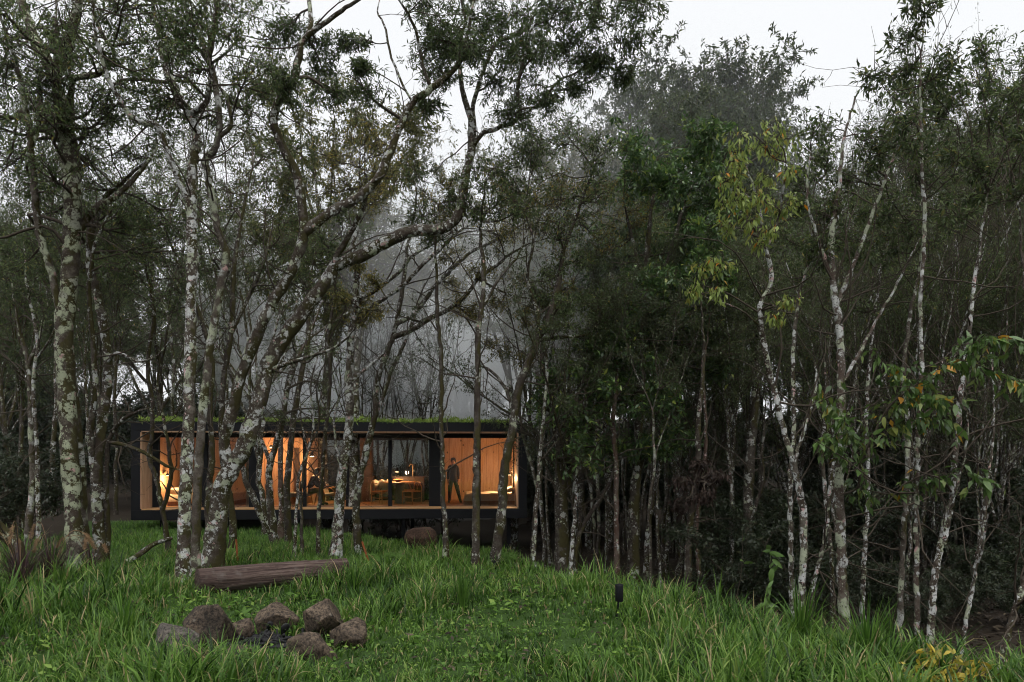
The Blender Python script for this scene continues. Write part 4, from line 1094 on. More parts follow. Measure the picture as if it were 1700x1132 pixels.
# front glazing
g0, g1 = GV, GV + 0.09
ft, fb_ = wpy(725.5, 6, GV), wpy(844, 6, GV)         # daylight opening: top, bottom
uL, uR = SB + 0.032, W - SB - 0.034
MB().box(uL, uR, g0, g1, ft, CZI - 0.002).obj('window_head', M['black'], cabin)
MB().box(uL, uR, g0, g1, FZ + 0.002, fb_ - 0.02).obj('window_sill', M['black'], cabin)
posts = [(uL, upx(263, GV)), (upx(336, GV), upx(344, GV)), (upx(414, GV), upx(431, GV)), (upx(503.5, GV), upx(507, GV)),
         (upx(575, GV), upx(578.5, GV)), (upx(645.5, GV), upx(649.5, GV)), (upx(713.5, GV), upx(732, GV)), (upx(794, GV), upx(797, GV)), (upx(858.5, GV), uR)]
for i, (a, b) in enumerate(posts):
    MB().box(a, b, g0 - 0.012, g1 + 0.012, fb_ - 0.02, ft).obj('window_post', M['black'], cabin, 0.004)
for i in range(len(posts) - 1):
    a, b = posts[i][1] + 0.002, posts[i + 1][0] - 0.002
    f = MB()
    f.box(a, a + 0.02, g0 + 0.02, g1 - 0.02, fb_ - 0.018, ft); f.box(b - 0.02, b, g0 + 0.02, g1 - 0.02, fb_ - 0.018, ft)
    f.box(a + 0.02, b - 0.02, g0 + 0.02, g1 - 0.02, fb_ - 0.018, fb_ + 0.005); f.box(a + 0.02, b - 0.02, g0 + 0.02, g1 - 0.02, ft - 0.02, ft)
    fo = f.obj('sash', M['black'], cabin)
    MB().box(a + 0.018, b - 0.018, g0 + 0.04, g0 + 0.048, fb_, ft - 0.015).obj('pane', M['glass'], fo)
# inner partitions and back wall
uP1, uP2 = upx(424, 1.6), upx(722, 1.6)
for up_, nm in ((uP1, 'partition'), (uP2, 'partition')):
    pt = MB().box(up_ - 0.05, up_ + 0.05, g1 + 0.02, D - 0.24, FZ, CZI).obj(nm, M['pine'], cabin)
    board_run(pt, g1 + 0.03, D - 0.25, 'v', 6, up_ + 0.051, FZ + 0.004, CZI - 0.004, 0.016, M['pine'], 1)
    board_run(pt, g1 + 0.03, D - 0.25, 'v', 6, up_ - 0.068, FZ + 0.004, CZI - 0.004, 0.016, M['pine'], 1)
bv = D - 0.20
def backwall(a, b):
    bw = MB().box(a, b, bv, D - 0.004, BB + 0.002, H - TB - 0.002).obj('back_wall', M['black'], cabin)
    board_run(bw, a + 0.004, b - 0.004, 'u', max(2, int((b - a) / 0.42)), bv - 0.022, FZ + 0.002, CZI - 0.002, 0.018, M['pine'], -1)
uBG0 = upx(528, D - .2); uBG1 = uP2 - 0.06
backwall(SB + 0.004, uBG0); backwall(uBG1 + 0.004, W - SB - 0.004)
# wooden core (kitchen and bath) between the left room and the living room
uC1 = upx(512, 2.4)
core = MB().box(uP1 + 0.072, uC1, 2.4, bv - 0.03, FZ, CZI).obj('core_wall', M['pine'], cabin)
board_run(core, uP1 + 0.074, uC1 - 0.004, 'u', 5, 2.376, FZ + 0.003, CZI - 0.003, 0.02, M['pine'], -1)
MB().box(upx(489, 2.36), upx(497, 2.36), 2.33, 2.37, FZ + 0.01, CZI - 0.45).obj('core_door', M['darkwood'], core)
# back glazing of the living room
bz1 = CZI - 0.14
MB().box(uBG0, uBG1, bv, bv + 0.1, bz1, H - TB - 0.004).obj('back_window_head', M['black'], cabin)
MB().box(uBG0, uBG1, bv, bv + 0.1, BB + 0.004, FZ + 0.05).obj('back_window_sill', M['black'], cabin)
nb = 4
for i in range(nb + 1):
    a = uBG0 + (uBG1 - uBG0) * i / nb
    MB().box(max(uBG0, a - 0.03), min(uBG1, a + 0.03), bv + 0.01, bv + 0.09, FZ + 0.05, bz1).obj('back_window_post', M['black'], cabin)
    if i < nb:
        MB().box(a + 0.032, a + (uBG1 - uBG0) / nb - 0.032, bv + 0.045, bv + 0.053, FZ + 0.05, bz1).obj('back_pane', M['glass'], cabin)
# stilts
for u_, v_ in ((0.75, 0.45), (0.75, 3.8), (4.1, 0.5), (4.1, 3.8), (8.2, 0.5), (8.2, 3.8), (11.25, 0.5), (11.55, 0.35), (11.4, 3.8)):
    x, y, z = cab(u_, v_, 0); gz = float(G(x, y))
    MB().box(u_ - 0.06, u_ + 0.06, v_ - 0.06, v_ + 0.06, gz - 0.3 - CL[2], -0.002).obj('stilt', M['black'], cabin)
# roof planting: low leafy cushions
rg = np.random.default_rng(77); lv = Leaves()
N_ = 9000
u_ = rg.uniform(0.25, W - 0.2, N_); v_ = rg.uniform(0.06, D - 0.2, N_)
bump = np.clip(0.07 + 0.05 * np.sin(u_ * 2.1) + 0.05 * np.sin(u_ * 5.3 + v_ * 3) + 0.03 * np.sin(u_ * 11), 0.02, 0.22)
v_ = v_ ** 2 / D
lv.p.append(np.stack([u_, v_, H + rg.uniform(0, 1, N_) * bump], 1)); lv.d.append(unit(rg.normal(0, 0.7, (N_, 3)) + np.array([0, 0, 0.9])))
lv.l.append(rg.uniform(0.07, 0.17, N_)); lv.w.append(rg.uniform(0.02, 0.04, N_)); lv.t.append(rg.uniform(0, 1, N_))
tag(link('roof_planting', lv.mesh('roof_planting', M['roofgreen'], rg), cabin), kind='stuff')
MB().box(0.2, W - 0.15, 0.1, D - 0.15, H + 0.001, H + 0.03).obj('roof_soil', plain('roof_soil', (0.03, 0.05, 0.015), 0.95, 0.1), cabin)

# ------------------------------------------------------------------ things in the rooms
def bed(name, label, u0, u1, v0, v1, head, blanket):
    x, y, z = cab((u0 + u1) / 2, (v0 + v1) / 2, FZ)
    b = empty(name, (x, y, z), CA, label, 'bed')
    hw, hd = (u1 - u0) / 2, (v1 - v0) / 2
    MB().box(-hw, hw, -hd, hd, 0.004, 0.16).obj('bed_base', M['chairwood'], b, 0.01)
    MB().box(-hw + 0.02, hw - 0.02, -hd + 0.02, hd - 0.02, 0.162, 0.34).obj('mattress', M['linen'], b, 0.05, True)
    n = 30; rg_ = np.random.default_rng(int(abs(u0) * 10))
    xs = np.linspace(-hw - 0.02, hw + 0.02, n); ys = np.linspace(-hd - 0.02, hd + 0.02, n)
    X_, Y_ = np.meshgrid(xs, ys)
    Z_ = 0.37 + 0.02 * np.sin(X_ * 9 + 2 * np.sin(Y_ * 4)) + 0.014 * np.sin(Y_ * 13 + X_ * 3) + rg_.normal(0, 0.003, X_.shape)
    Z_[0] = Z_[-1] = 0.14; Z_[:, 0] = Z_[:, -1] = 0.14
    i_ = (np.arange(n - 1)[:, None] * n + np.arange(n - 1)[None]).ravel()
    link('quilt', quad_mesh('quilt', np.stack([X_, Y_, Z_], -1).reshape(-1, 3), np.stack([i_, i_ + 1, i_ + n + 1, i_ + n], 1), blanket), b)
    for k in (-1, 1):
        px_ = head * (hw - 0.24)
        pm = MB(); pm.box(-0.19, 0.19, -0.3, 0.3, -0.055, 0.065)
        p = pm.obj('pillow', M['linen'], b, 0.05, True)
        p.location = (px_, k * hd * 0.5, 0.47); p.rotation_euler = (0, head * -0.35, 0.05 * k)
    return b
bed('bed', 'white bed in the left room under the wall lamp', 0.50, 2.5, 1.35, 2.95, -1, M['linen'])
bed('bed', 'white bed with rumpled quilt in the right room', upx(770, 1.8), upx(856, 1.8), 1.15, 2.9, 1, M['linen'])

def lamp(name, label, u, v, w, kind, power, cat='lamp'):
    x, y, z = cab(u, v, w)
    r = empty(name, (x, y, z), CA, label, cat)
    if kind == 'wall':
        MB().lathe([(0.03, 0.06), (0.075, 0.0), (0.07, -0.004), (0.026, 0.054)], 20, (0, 0, 0), False).obj('shade', M['black'], r, 0, True)
        MB().bar((0, 0, 0.06), (0, 0, 0.14), 0.008).obj('stem', M['black'], r)
        MB().bar((0, 0, 0.14), (-0.16 if 'left' in label else 0.12, 0.0, 0.14), 0.007).obj('arm', M['black'], r)
    else:
        MB().lathe([(0.02, 0.15), (0.035, 0.12), (0.06, 0.05), (0.12, 0.0), (0.115, -0.003), (0.055, 0.046)], 24, (0, 0, 0), False).obj('shade', M['black'], r, 0, True)
        MB().bar((0, 0, 0.14), (0, 0, CZI - w), 0.004, 6).obj('cord', M['black'], r)
    rb = 0.05 if kind == 'wall' else 0.085
    MB().lathe([(0.004, -0.012), (rb * 0.8, -0.006), (rb, 0.004), (rb * 0.5, 0.03), (0.01, 0.04)], 16).obj('bulb', M['bulb'], r, 0, True)
    li = bpy.data.lights.new('lamp_light', 'POINT'); li.energy = power; li.color = (1.0, 0.56, 0.26); li.shadow_soft_size = 0.07
    lo = bpy.data.objects.new('lamp_light', li); lo.location = (0.0 if kind != 'wall' else (0.12 if 'left' in label else -0.12), -0.05, -0.12); COL.objects.link(lo); lo.parent = r
    return r
lamp('wall_lamp', 'small lit wall lamp above the bed in the left room', upx(278, 1.5), 1.5, wpy(789, upx(278, 1.5), 1.5), 'wall', 32)
lamp('wall_lamp', 'small lit reading lamp above the bed in the right room', upx(845, 2.0), 2.0, wpy(788, upx(845, 2.0), 2.0), 'wall', 60)
lamp('pendant_lamp', 'lit pendant lamp hanging over the round dining table', upx(659, 2.3), 2.3, wpy(783, upx(659, 2.3), 2.3), 'pend', 50)
lamp('pendant_lamp', 'bright lit lamp by the timber wall above the seated person', upx(518, 1.75), 1.75, wpy(757, upx(518, 1.75), 1.75), 'pend', 60)
lamp('wall_lamp', 'lit lamp on the timber core behind the forked trunks', upx(450, 1.6), 1.6, wpy(742, upx(450, 1.6), 1.6), 'wall', 22)

# dining table
tu, tv = upx(664, 2.25), 2.25
t = empty('dining_table', cab(tu, tv, FZ), CA, 'round wooden dining table on a grey drum pedestal', 'table')
MB().lathe([(0.50, 0.70), (0.56, 0.705), (0.56, 0.735), (0.54, 0.74)], 36).obj('table_top', M['chairwood'], t)
MB().lathe([(0.20, 0.002), (0.19, 0.02), (0.15, 0.35), (0.15, 0.698)], 28).obj('pedestal', M['concrete'], t, 0, True)
o = MB().lathe([(0.06, 0), (0.14, 0.05), (0.18, 0.09), (0.175, 0.09), (0.13, 0.055), (0.02, 0.03)], 20).obj('bowl', M['bread'], None, 0, True)
o.location = cab(tu - 0.05, tv - 0.1, FZ + 0.742); tag(o, 'reddish wooden bowl on the round dining table', 'bowl')

def chair(label, u, v, rz):
    c = empty('wishbone_chair', cab(u, v, FZ), CA + rz, label, 'chair', 'dining chairs')
    MB().box(-0.25, 0.25, -0.23, 0.23, 0.42, 0.455).obj('seat', M['chairwood'], c, 0.012)
    for sx in (-1, 1):
        MB().bar((sx * 0.24, -0.22, 0.002), (sx * 0.23, -0.2, 0.44), 0.014, 8, 0.02).obj('leg', M['chairwood'], c, 0, True)
        pth = catmull([(sx * 0.2, 0.24, 0.002), (sx * 0.24, 0.22, 0.42), (sx * 0.27, 0.17, 0.6), (sx * 0.27, 0.1, 0.70)], 12)
        V, Q = tube(pth, np.linspace(0.016, 0.014, 12), 8); link('leg', quad_mesh('leg', V, Q, M['chairwood']), c)
    a_ = np.linspace(math.radians(-15), math.radians(195), 22)
    arc = np.stack([0.29 * np.cos(a_), 0.02 + 0.27 * np.sin(a_), 0.71 + 0.03 * np.sin(a_)], 1)
    V, Q = tube(arc, np.full(22, 0.016), 8); link('back_rail', quad_mesh('back_rail', V, Q, M['chairwood']), c)
    sp = Acc()
    for tip in (-0.1, 0.1):
        pth = catmull([(0, 0.235, 0.45), (0, 0.25, 0.56), (tip, 0.27, 0.735)], 8); sp.add(*tube(pth, np.full(8, 0.012), 6))
    link('splat', quad_mesh('splat', *sp.get(), M['chairwood']), c)
    for sx in (-1, 1):
        MB().bar((sx * 0.235, -0.2, 0.2), (sx * 0.22, 0.22, 0.22), 0.009).obj('stretcher', M['chairwood'], c)
    return c
ch1u, ch1v = upx(633, 1.9), 1.9
chair('dining chair left of the round table under a pale fleece', ch1u, ch1v, math.radians(60))
chair('dining chair right of the round table nearest the window', upx(684, 1.75), 1.75, math.radians(-40))
chair('dining chair right of the round table, half hidden by its neighbour', upx(676, 2.9), 2.9, math.radians(-100))
# fleece over the first chair's back
n = 14; ang = np.linspace(math.radians(-20), math.radians(120), n); fl = []
for k, (zz, rr_) in enumerate([(0.32, 0.34), (0.5, 0.345), (0.68, 0.335), (0.765, 0.315), (0.78, 0.28), (0.72, 0.25), (0.55, 0.225)]):
    q = np.stack([rr_ * np.cos(ang), 0.02 + rr_ * 0.94 * np.sin(ang), zz + 0.03 * np.sin(ang * 7 + k)], 1); fl.append(q)
fl = np.concatenate(fl); i_ = (np.arange(6)[:, None] * n + np.arange(n - 1)[None]).ravel()
o = link('fleece', quad_mesh('fleece', fl, np.stack([i_, i_ + 1, i_ + n + 1, i_ + n], 1), M['fleece']))
sm_ = o.modifiers.new('thick', 'SOLIDIFY'); sm_.thickness = 0.025; sm_.offset = 1
o.location = cab(ch1u, ch1v, FZ); o.rotation_euler = (0, 0, CA + math.radians(60)); tag(o, 'pale sheepskin fleece draped over the left dining chair', 'fleece')

# kitchen island with tap behind the table
iu = upx(676, 3.3)
isl = empty('kitchen_island', cab(iu, 3.3, FZ), CA, 'dark kitchen island with tall tap behind the dining table', 'kitchen island')
MB().box(-0.42, 0.62, -0.28, 0.28, 0.002, 0.86).obj('cabinet', M['darkwood'], isl, 0.006)
MB().box(-0.50, 0.72, -0.32, 0.32, 0.862, 0.90).obj('worktop', M['darkwood'], isl, 0.006)
pth = catmull([(0.2, 0, 0.9), (0.2, 0, 1.15), (0.2, -0.02, 1.3), (0.14, -0.1, 1.34), (0.08, -0.16, 1.26)], 18)
V, Q = tube(pth, np.full(18, 0.014), 8); link('tap', quad_mesh('tap', V, Q, plain('brass_tap', (0.5, 0.33, 0.14), 0.3, 0.6)), isl)
# column
cu = upx(609, 3.4)
col_ = empty('flue_cupboard', cab(cu, 3.4, FZ), CA, 'tall dark brown cupboard column left of the dining chairs', 'cupboard')
MB().box(-0.2, 0.2, -0.25, 0.25, 0.9, CZI - FZ - 0.002).obj('upper_case', M['darkwood'], col_, 0.005)
MB().box(-0.24, 0.24, -0.27, 0.27, 0.002, 0.896).obj('lower_case', M['darkwood'], col_, 0.005)
# armchair with pale cover
au, av = upx(547, 1.75), 1.75
ac = empty('lounge_chair', cab(au, av, FZ), CA + math.radians(75), 'low wooden lounge chair with pale cover facing the seated person', 'chair')
for sx in (-1, 1):
    V, Q = tube(catmull([(sx * 0.3, -0.33, 0.002), (sx * 0.3, -0.28, 0.5), (sx * 0.3, 0.2, 0.52), (sx * 0.3, 0.4, 0.002)], 20), np.full(20, 0.022), 8)
    link('frame', quad_mesh('frame', V, Q, M['chairwood']), ac)
V, Q = tube(np.array([(-0.3, -0.27, 0.3), (0.3, -0.27, 0.3)]), np.array([0.02, 0.02]), 8); link('cross_rail', quad_mesh('cross_rail', V, Q, M['chairwood']), ac)
s_ = MB().box(-0.28, 0.28, -0.32, 0.25, -0.05, 0.05).obj('seat_cushion', M['fleece'], ac, 0.035, True); s_.location = (0, 0, 0.34); s_.rotation_euler = (math.radians(-8), 0, 0)
s_ = MB().box(-0.28, 0.28, -0.05, 0.05, -0.36, 0.36).obj('back_cushion', M['fleece'], ac, 0.035, True); s_.location = (0, 0.3, 0.66); s_.rotation_euler = (math.radians(-22), 0, 0)
# bench/sofa by the core wall
bu, bv_ = upx(492, 1.55), 1.55
so = empty('sofa', cab(bu, bv_, FZ), CA, 'grey low sofa end in front of the timber core', 'sofa')
MB().box(-0.42, 0.42, -0.35, 0.35, 0.05, 0.28).obj('sofa_base', M['chairwood'], so, 0.01)
s_ = MB().box(-0.41, 0.41, -0.34, 0.34, 0.282, 0.42).obj('sofa_cushion', plain('grey_cloth', (0.22, 0.21, 0.20), 0.9, 0.1, 60, 0.1), so, 0.04, True)
s_ = MB().box(-0.41, -0.27, -0.34, 0.34, 0.422, 0.72).obj('sofa_back', plain('grey_cloth', (0.22, 0.21, 0.20), 0.9, 0.1, 60, 0.1), so, 0.04, True)

# ------------------------------------------------------------------ people
def person(label, loc, rz, joints, edges, paint, hairz, scale=1.0, face=(0, -1, 0)):
    """one continuous skinned body; joints: name -> (x, y, z, radius)"""
    names = list(joints); idx = {n_: i for i, n_ in enumerate(names)}
    me = bpy.data.meshes.new('body')
    me.from_pydata([tuple(c * scale for c in joints[n_][:3]) for n_ in names], [(idx[a], idx[b]) for a, b in edges], [])
    ob = bpy.data.objects.new('body_tmp', me); COL.objects.link(ob)
    sk = ob.modifiers.new('skin', 'SKIN'); sk.use_smooth_shade = True; sk.branch_smoothing = 0.6
    for i, n_ in enumerate(names):
        r_ = joints[n_][3] * 1.28; r2 = joints[n_][4] * 1.28 if len(joints[n_]) > 4 else r_
        me.skin_vertices[0].data[i].radius = (r_ * scale, r2 * scale)
        me.skin_vertices[0].data[i].use_root = (n_ == 'pelvis')
    su = ob.modifiers.new('sub', 'SUBSURF'); su.levels = su.render_levels = 2
    bpy.context.view_layer.update()
    dg = bpy.context.evaluated_depsgraph_get()
    m2 = bpy.data.meshes.new_from_object(ob.evaluated_get(dg)); m2.name = 'person'
    bpy.data.objects.remove(ob)
    m2.materials.clear()
    keys = []
    for p in m2.polygons:
        k = paint(*(p.center / scale))
        if k not in keys: keys.append(k); m2.materials.append(M[k])
        p.material_index = keys.index(k)
    root = empty('person', loc, rz, label, 'person')
    link('body', m2, root)
    h = joints['head']
    hx, hy, hz = h[0], h[1], h[2] + 0.02
    f = Vector(face).normalized()
    hm = MB().lathe([(0.02, 0.125), (0.07, 0.11), (0.10, 0.06), (0.106, 0.0), (0.10, -0.05), (0.09, -0.08)], 16, (0, 0, 0), False).mesh('hair', M['hair'], 0, True)
    for v in hm.vertices:                           # cut the hair away over the face
        q = v.co.normalized()
        if q.dot(f) > 0.35 and v.co.z < 0.05: v.co = v.co * 0.8
    ho = link('hair', hm, root); ho.location = ((hx - f.x * 0.012) * scale, (hy - f.y * 0.012) * scale, hz * scale); ho.scale = (scale,) * 3
    return root

st = {'pelvis': (0, 0, 0.93, .12, .10), 'belly': (0, 0, 1.05, .15, .11), 'chest': (0, 0, 1.26, .18, .14), 'neckb': (0, 0, 1.45, .07), 'neck': (0, 0.0, 1.51, .052), 'head': (0, -0.01, 1.61, .09, .105), 'crown': (0, 0, 1.70, .06),
      'nose': (0.0, -0.105, 1.60, .014),
      'shL': (-0.15, 0, 1.39, .06), 'elL': (-0.195, 0.02, 1.13, .045), 'wrL': (-0.20, -0.03, .90, .032), 'haL': (-0.205, -0.05, .82, .03), 'fi1L': (-0.21, -0.06, .74, .012), 'fi2L': (-0.19, -0.06, .735, .012), 'thL': (-0.18, -0.09, .80, .011),
      'shR': (0.15, 0, 1.39, .06), 'elR': (0.195, 0.02, 1.13, .045), 'wrR': (0.205, -0.04, .90, .032), 'haR': (0.205, -0.05, .82, .03), 'fi1R': (0.21, -0.06, .74, .012), 'fi2R': (0.19, -0.06, .735, .012), 'thR': (0.18, -0.09, .80, .011),
      'hiL': (-0.09, 0, .88, .095), 'knL': (-0.13, -0.02, .50, .065), 'anL': (-0.15, 0.02, .09, .042), 'toL': (-0.17, -0.13, .035, .034),
      'hiR': (0.09, 0, .88, .095), 'knR': (0.17, -0.02, .50, .065), 'anR': (0.27, 0.02, .09, .042), 'toR': (0.31, -0.13, .035, .034)}
E = [('pelvis', 'belly'), ('belly', 'chest'), ('chest', 'neckb'), ('neckb', 'neck'), ('neck', 'head'), ('head', 'crown'), ('head', 'nose')]
for s in 'LR':
    E += [('neckb', 'sh' + s), ('sh' + s, 'el' + s), ('el' + s, 'wr' + s), ('wr' + s, 'ha' + s), ('ha' + s, 'fi1' + s), ('ha' + s, 'fi2' + s), ('ha' + s, 'th' + s),
          ('pelvis', 'hi' + s), ('hi' + s, 'kn' + s), ('kn' + s, 'an' + s), ('an' + s, 'to' + s)]
def paint_st(x, y, z):
    if z > 1.47: return 'skin'
    if z < 0.92 and abs(x) > 0.17 and z > 0.70 and abs(x) < 0.32 and y < 0.0 : return 'skin'
    if z < 0.11: return 'hair'
    return 'jacket' if z > 0.86 else 'trousers'
ps = upx(752.5, 2.3)
person('standing person in dark jacket and trousers inside the right room, legs apart', cab(ps, 2.3, FZ + 0.0), CA, st, E, paint_st, 1.6, 0.90)

sit = {'pelvis': (0, 0, 0.50, .125, .11), 'belly': (0.05, 0, 0.62, .12, .11), 'chest': (0.17, 0, 0.83, .14, .13), 'neckb': (0.25, 0, 0.98, .07), 'neck': (0.28, 0, 1.04, .052), 'head': (0.33, 0, 1.13, .10, .085), 'crown': (0.32, 0, 1.23, .06),
       'nose': (0.435, 0, 1.11, .014),
       'shL': (0.22, 0.17, .94, .062), 'elL': (0.36, 0.18, .68, .046), 'wrL': (0.58, 0.08, .66, .034), 'haL': (0.66, 0.05, .67, .032), 'fi1L': (0.73, 0.045, .66, .012), 'fi2L': (0.73, 0.06, .65, .012), 'thL': (0.69, 0.03, .71, .011),
       'shR': (0.22, -0.17, .94, .062), 'elR': (0.34, -0.20, .68, .046), 'wrR': (0.57, -0.1, .64, .034), 'haR': (0.65, -0.06, .65, .032), 'fi1R': (0.72, -0.05, .64, .012), 'fi2R': (0.72, -0.07, .63, .012), 'thR': (0.68, -0.04, .69, .011),
       'hiL': (0.04, 0.10, .49, .095), 'knL': (0.46, 0.13, .50, .068), 'anL': (0.50, 0.13, .09, .042), 'toL': (0.66, 0.14, .035, .034),
       'hiR': (0.04, -0.10, .49, .095), 'knR': (0.45, -0.14, .50, .068), 'anR': (0.42, -0.14, .09, .042), 'toR': (0.58, -0.15, .035, .034)}
def paint_sit(x, y, z):
    if z > 1.0: return 'skin'
    if x > 0.585 and z > 0.56: return 'skin'
    if z < 0.09: return 'hair'
    return 'maroon' if z > 0.58 and x < 0.6 else 'tan'
person('seated person in maroon shirt leaning forward beside the lounge chair', cab(upx(511, 1.3), 1.3, FZ), CA, sit, E, paint_sit, 1.1, 0.97, (1, 0, 0))
stl = empty('stool', cab(upx(510, 1.3), 1.3, FZ), CA, 'wooden stool under the seated person', 'stool')
MB().lathe([(0.18, 0.35), (0.2, 0.36), (0.2, 0.38), (0.18, 0.385)], 24).obj('seat', M['chairwood'], stl)
for k in range(3):
    a_ = k * 2.094 + 0.5
    MB().bar((0.19 * math.cos(a_), 0.19 * math.sin(a_), 0.002), (0.12 * math.cos(a_), 0.12 * math.sin(a_), 0.352), 0.016).obj('leg', M['chairwood'], stl)
# ------------------------------------------------------------------ fire pit stones
import bmesh
from mathutils import noise as mnoise
def rock(name, label, px, py_bot, wpx, hpx, mat, seed, dfac=0.9, rz=0.0, dep=None, group='stones of the fire ring', sink=0.25, cat='stone'):
    dep = dep or depth_of(px, py_bot)
    w = wpx / F * dep; h = hpx * 1.12 / F * dep
    bm = bmesh.new(); bmesh.ops.create_icosphere(bm, subdivisions=4, radius=0.5)
    rg = random.Random(seed)
    planes = [(Vector((rg.gauss(0, 1), rg.gauss(0, 1), rg.gauss(0.3, 0.8))).normalized(), rg.uniform(0.27, 0.42)) for _ in range(14)]
    off = Vector((seed * 3.1, seed * 1.7, 0))
    for v in bm.verts:
        p = v.co.copy()
        for n_, d_ in planes:
            t_ = p.dot(n_) - d_
            if t_ > 0: p -= n_ * t_ * 0.97
        p *= 1 + 0.10 * mnoise.noise(p * 2.2 + off) + 0.05 * mnoise.noise(p * 6 + off) + 0.025 * mnoise.noise(p * 15 + off)
        v.co = p
    xs = [v.co.x for v in bm.verts]; zs = [v.co.z for v in bm.verts]; ys = [v.co.y for v in bm.verts]
    hh = h * (1 + sink)
    for v in bm.verts:
        v.co = Vector(((v.co.x - (max(xs) + min(xs)) / 2) / (max(xs) - min(xs)) * w, (v.co.y) / (max(ys) - min(ys)) * w * dfac, (v.co.z - min(zs)) / (max(zs) - min(zs)) * hh - h * sink))
    m = bpy.data.meshes.new(name); bm.to_mesh(m); bm.free()
    m.polygons.foreach_set('use_smooth', [True] * len(m.polygons)); m.materials.append(M[mat])
    o = link(name, m)
    x = (px - CX) / F * dep
    o.location = (x, dep + w * dfac * 0.3, float(G(x, dep)))
    o.rotation_euler = (0, 0, rz)
    tag(o, label, cat, group)
    return o
rock('stone', 'large dark brown angular stone at the back left of the fire ring', 338, 1078, 80, 64, 'rock_c', 3)
rock('stone', 'smooth grey stone at the left of the fire ring', 284, 1098, 82, 50, 'rock_b', 8, 0.8)
rock('stone', 'low brown stone in front of the smooth grey one', 298, 1118, 86, 38, 'rock_a', 13, 0.7)
rock('stone', 'small light brown stone at the back of the fire ring', 396, 1064, 44, 30, 'rock_a', 21)
rock('stone', 'domed brown stone over the charred logs', 456, 1058, 74, 46, 'rock_a', 34, 0.7)
rock('stone', 'tall round brown stone at the back right of the fire ring', 530, 1068, 70, 62, 'rock_a', 42)
rock('stone', 'speckled brown stone at the right of the fire ring', 574, 1080, 64, 42, 'rock_a', 57)
rock('stone', 'flat sloping stone at the front right of the fire ring', 518, 1098, 84, 42, 'rock_a', 63, 0.7, -0.3)
rock('stone', 'half-buried stone at the front of the fire ring', 388, 1100, 54, 24, 'rock_a', 71, 0.7)
rock('boulder', 'rust-coloured boulder in the shade beneath the cabin', 697, 912, 56, 32, 'rock_d', 88, 0.7, 0, None, None, 0.3, 'boulder')
for i, (a_, b_, r_, lb) in enumerate([((440, 1056), (448, 1034), .028, 'charred upright log end under the domed stone'), ((468, 1062), (478, 1036), .034, 'charred grey log stub leaning on the domed stone'),
                               ((400, 1064), (490, 1066), .03, 'long charred stick lying across the fire ring'), ((500, 1070), (528, 1060), .03, 'ashy burnt log end by the tall round stone')]):
    d1, d2 = depth_of(*a_), depth_of(*a_)
    p0 = P(*a_, d1 + .05); p1 = P(*b_, d2 - 0.08 if i < 2 else d2 + .1)
    pth = catmull([p0 - p0, (p1 - p0) * .5 + R.normal(0, .01, 3), p1 - p0], 10)
    V, Q = tube(pth, np.concatenate([[0.002], np.full(8, r_), [0.002]]), 9, 0.2, R)
    o = link('charred_log', quad_mesh('charred_log', V, Q, M['char'])); o.location = p0; tag(o, lb, 'log')
hx_, hy_ = (430 - CX) / F * 5.95, 5.95
bm = bmesh.new(); bmesh.ops.create_icosphere(bm, subdivisions=4, radius=1.0)
for v in bm.verts:
    q = v.co; k = 1 + 0.25 * mnoise.noise(q * 2.5); v.co = Vector((q.x * 0.44 * k, q.y * 0.2 * k, max(q.z, -0.2) * 0.03 * (1 + 0.8 * mnoise.noise(q * 9))))
m = bpy.data.meshes.new('ash_bed'); bm.to_mesh(m); bm.free(); m.materials.append(M['char']); o = link('ash_bed', m); o.location = (hx_, hy_, float(G(hx_, hy_)) + .005)
rgc = np.random.default_rng(4); ac_ = Acc()
for i in range(70):
    c_ = np.array([rgc.normal(0, .2), rgc.normal(0, .1), 0.02 + rgc.uniform(0, .03)]); d_ = unit(rgc.normal(0, 1, 3) * [1, 1, .5]) * rgc.uniform(.02, .07); w_r = rgc.uniform(.008, .022)
    V_, Q_ = tube(np.stack([c_ - d_, c_ - d_ * .9, c_ + d_ * .9, c_ + d_]), np.array([.002, w_r, w_r * .9, .002]), 6, .2, rgc); ac_.add(V_, Q_)
tag(link('cinders', quad_mesh('cinders', *ac_.get(), M['char']), o), kind='stuff')
tag(o, 'black bed of ash and cinders inside the fire ring', 'ash', kind='stuff')
# ------------------------------------------------------------------ the cut log
pL = P(324, 991, 7.85); pR = P(571, 963, 8.9)
pL[2] = float(G(pL[0], pL[1])); pR[2] = float(G(pR[0], pR[1]))
Ln = float(np.linalg.norm(pR - pL)); rl = 0.15
n, sd = 46, 34
rgl = np.random.default_rng(8)
groove = rgl.normal(0, 1, sd); groove = groove * 0.6 + np.roll(groove, 1) * 0.4
V = []
for i in range(n):
    t_ = i / (n - 1)
    for k in range(sd):
        a_ = 2 * math.pi * k / sd
        rr = rl * (1.02 - 0.05 * t_ + 0.05 * groove[(k + int(2 * math.sin(t_ * 5))) % sd] + 0.02 * math.sin(a_ * 3 + t_ * 6) + 0.01 * rgl.normal())
        V.append((t_ * Ln, rr * math.cos(a_) * 1.04, rr * max(-0.9, min(0.9, math.sin(a_)))))
Fq = [(i * sd + k, i * sd + (k + 1) % sd, (i + 1) * sd + (k + 1) % sd, (i + 1) * sd + k) for i in range(n - 1) for k in range(sd)]
me = bpy.data.meshes.new('bark'); me.from_pydata(V, [], Fq); me.polygons.foreach_set('use_smooth', [True] * len(Fq)); me.materials.append(M['log']); me.update()
lg = empty('log', pL + np.array([0, 0.05, rl * 0.82]), 0, 'purplish brown barkless log lying in the grass before the trees', 'log')
vd = Vector(pR - pL); lg.rotation_euler = vd.to_track_quat('X', 'Z').to_euler()
link('log_body', me, lg)
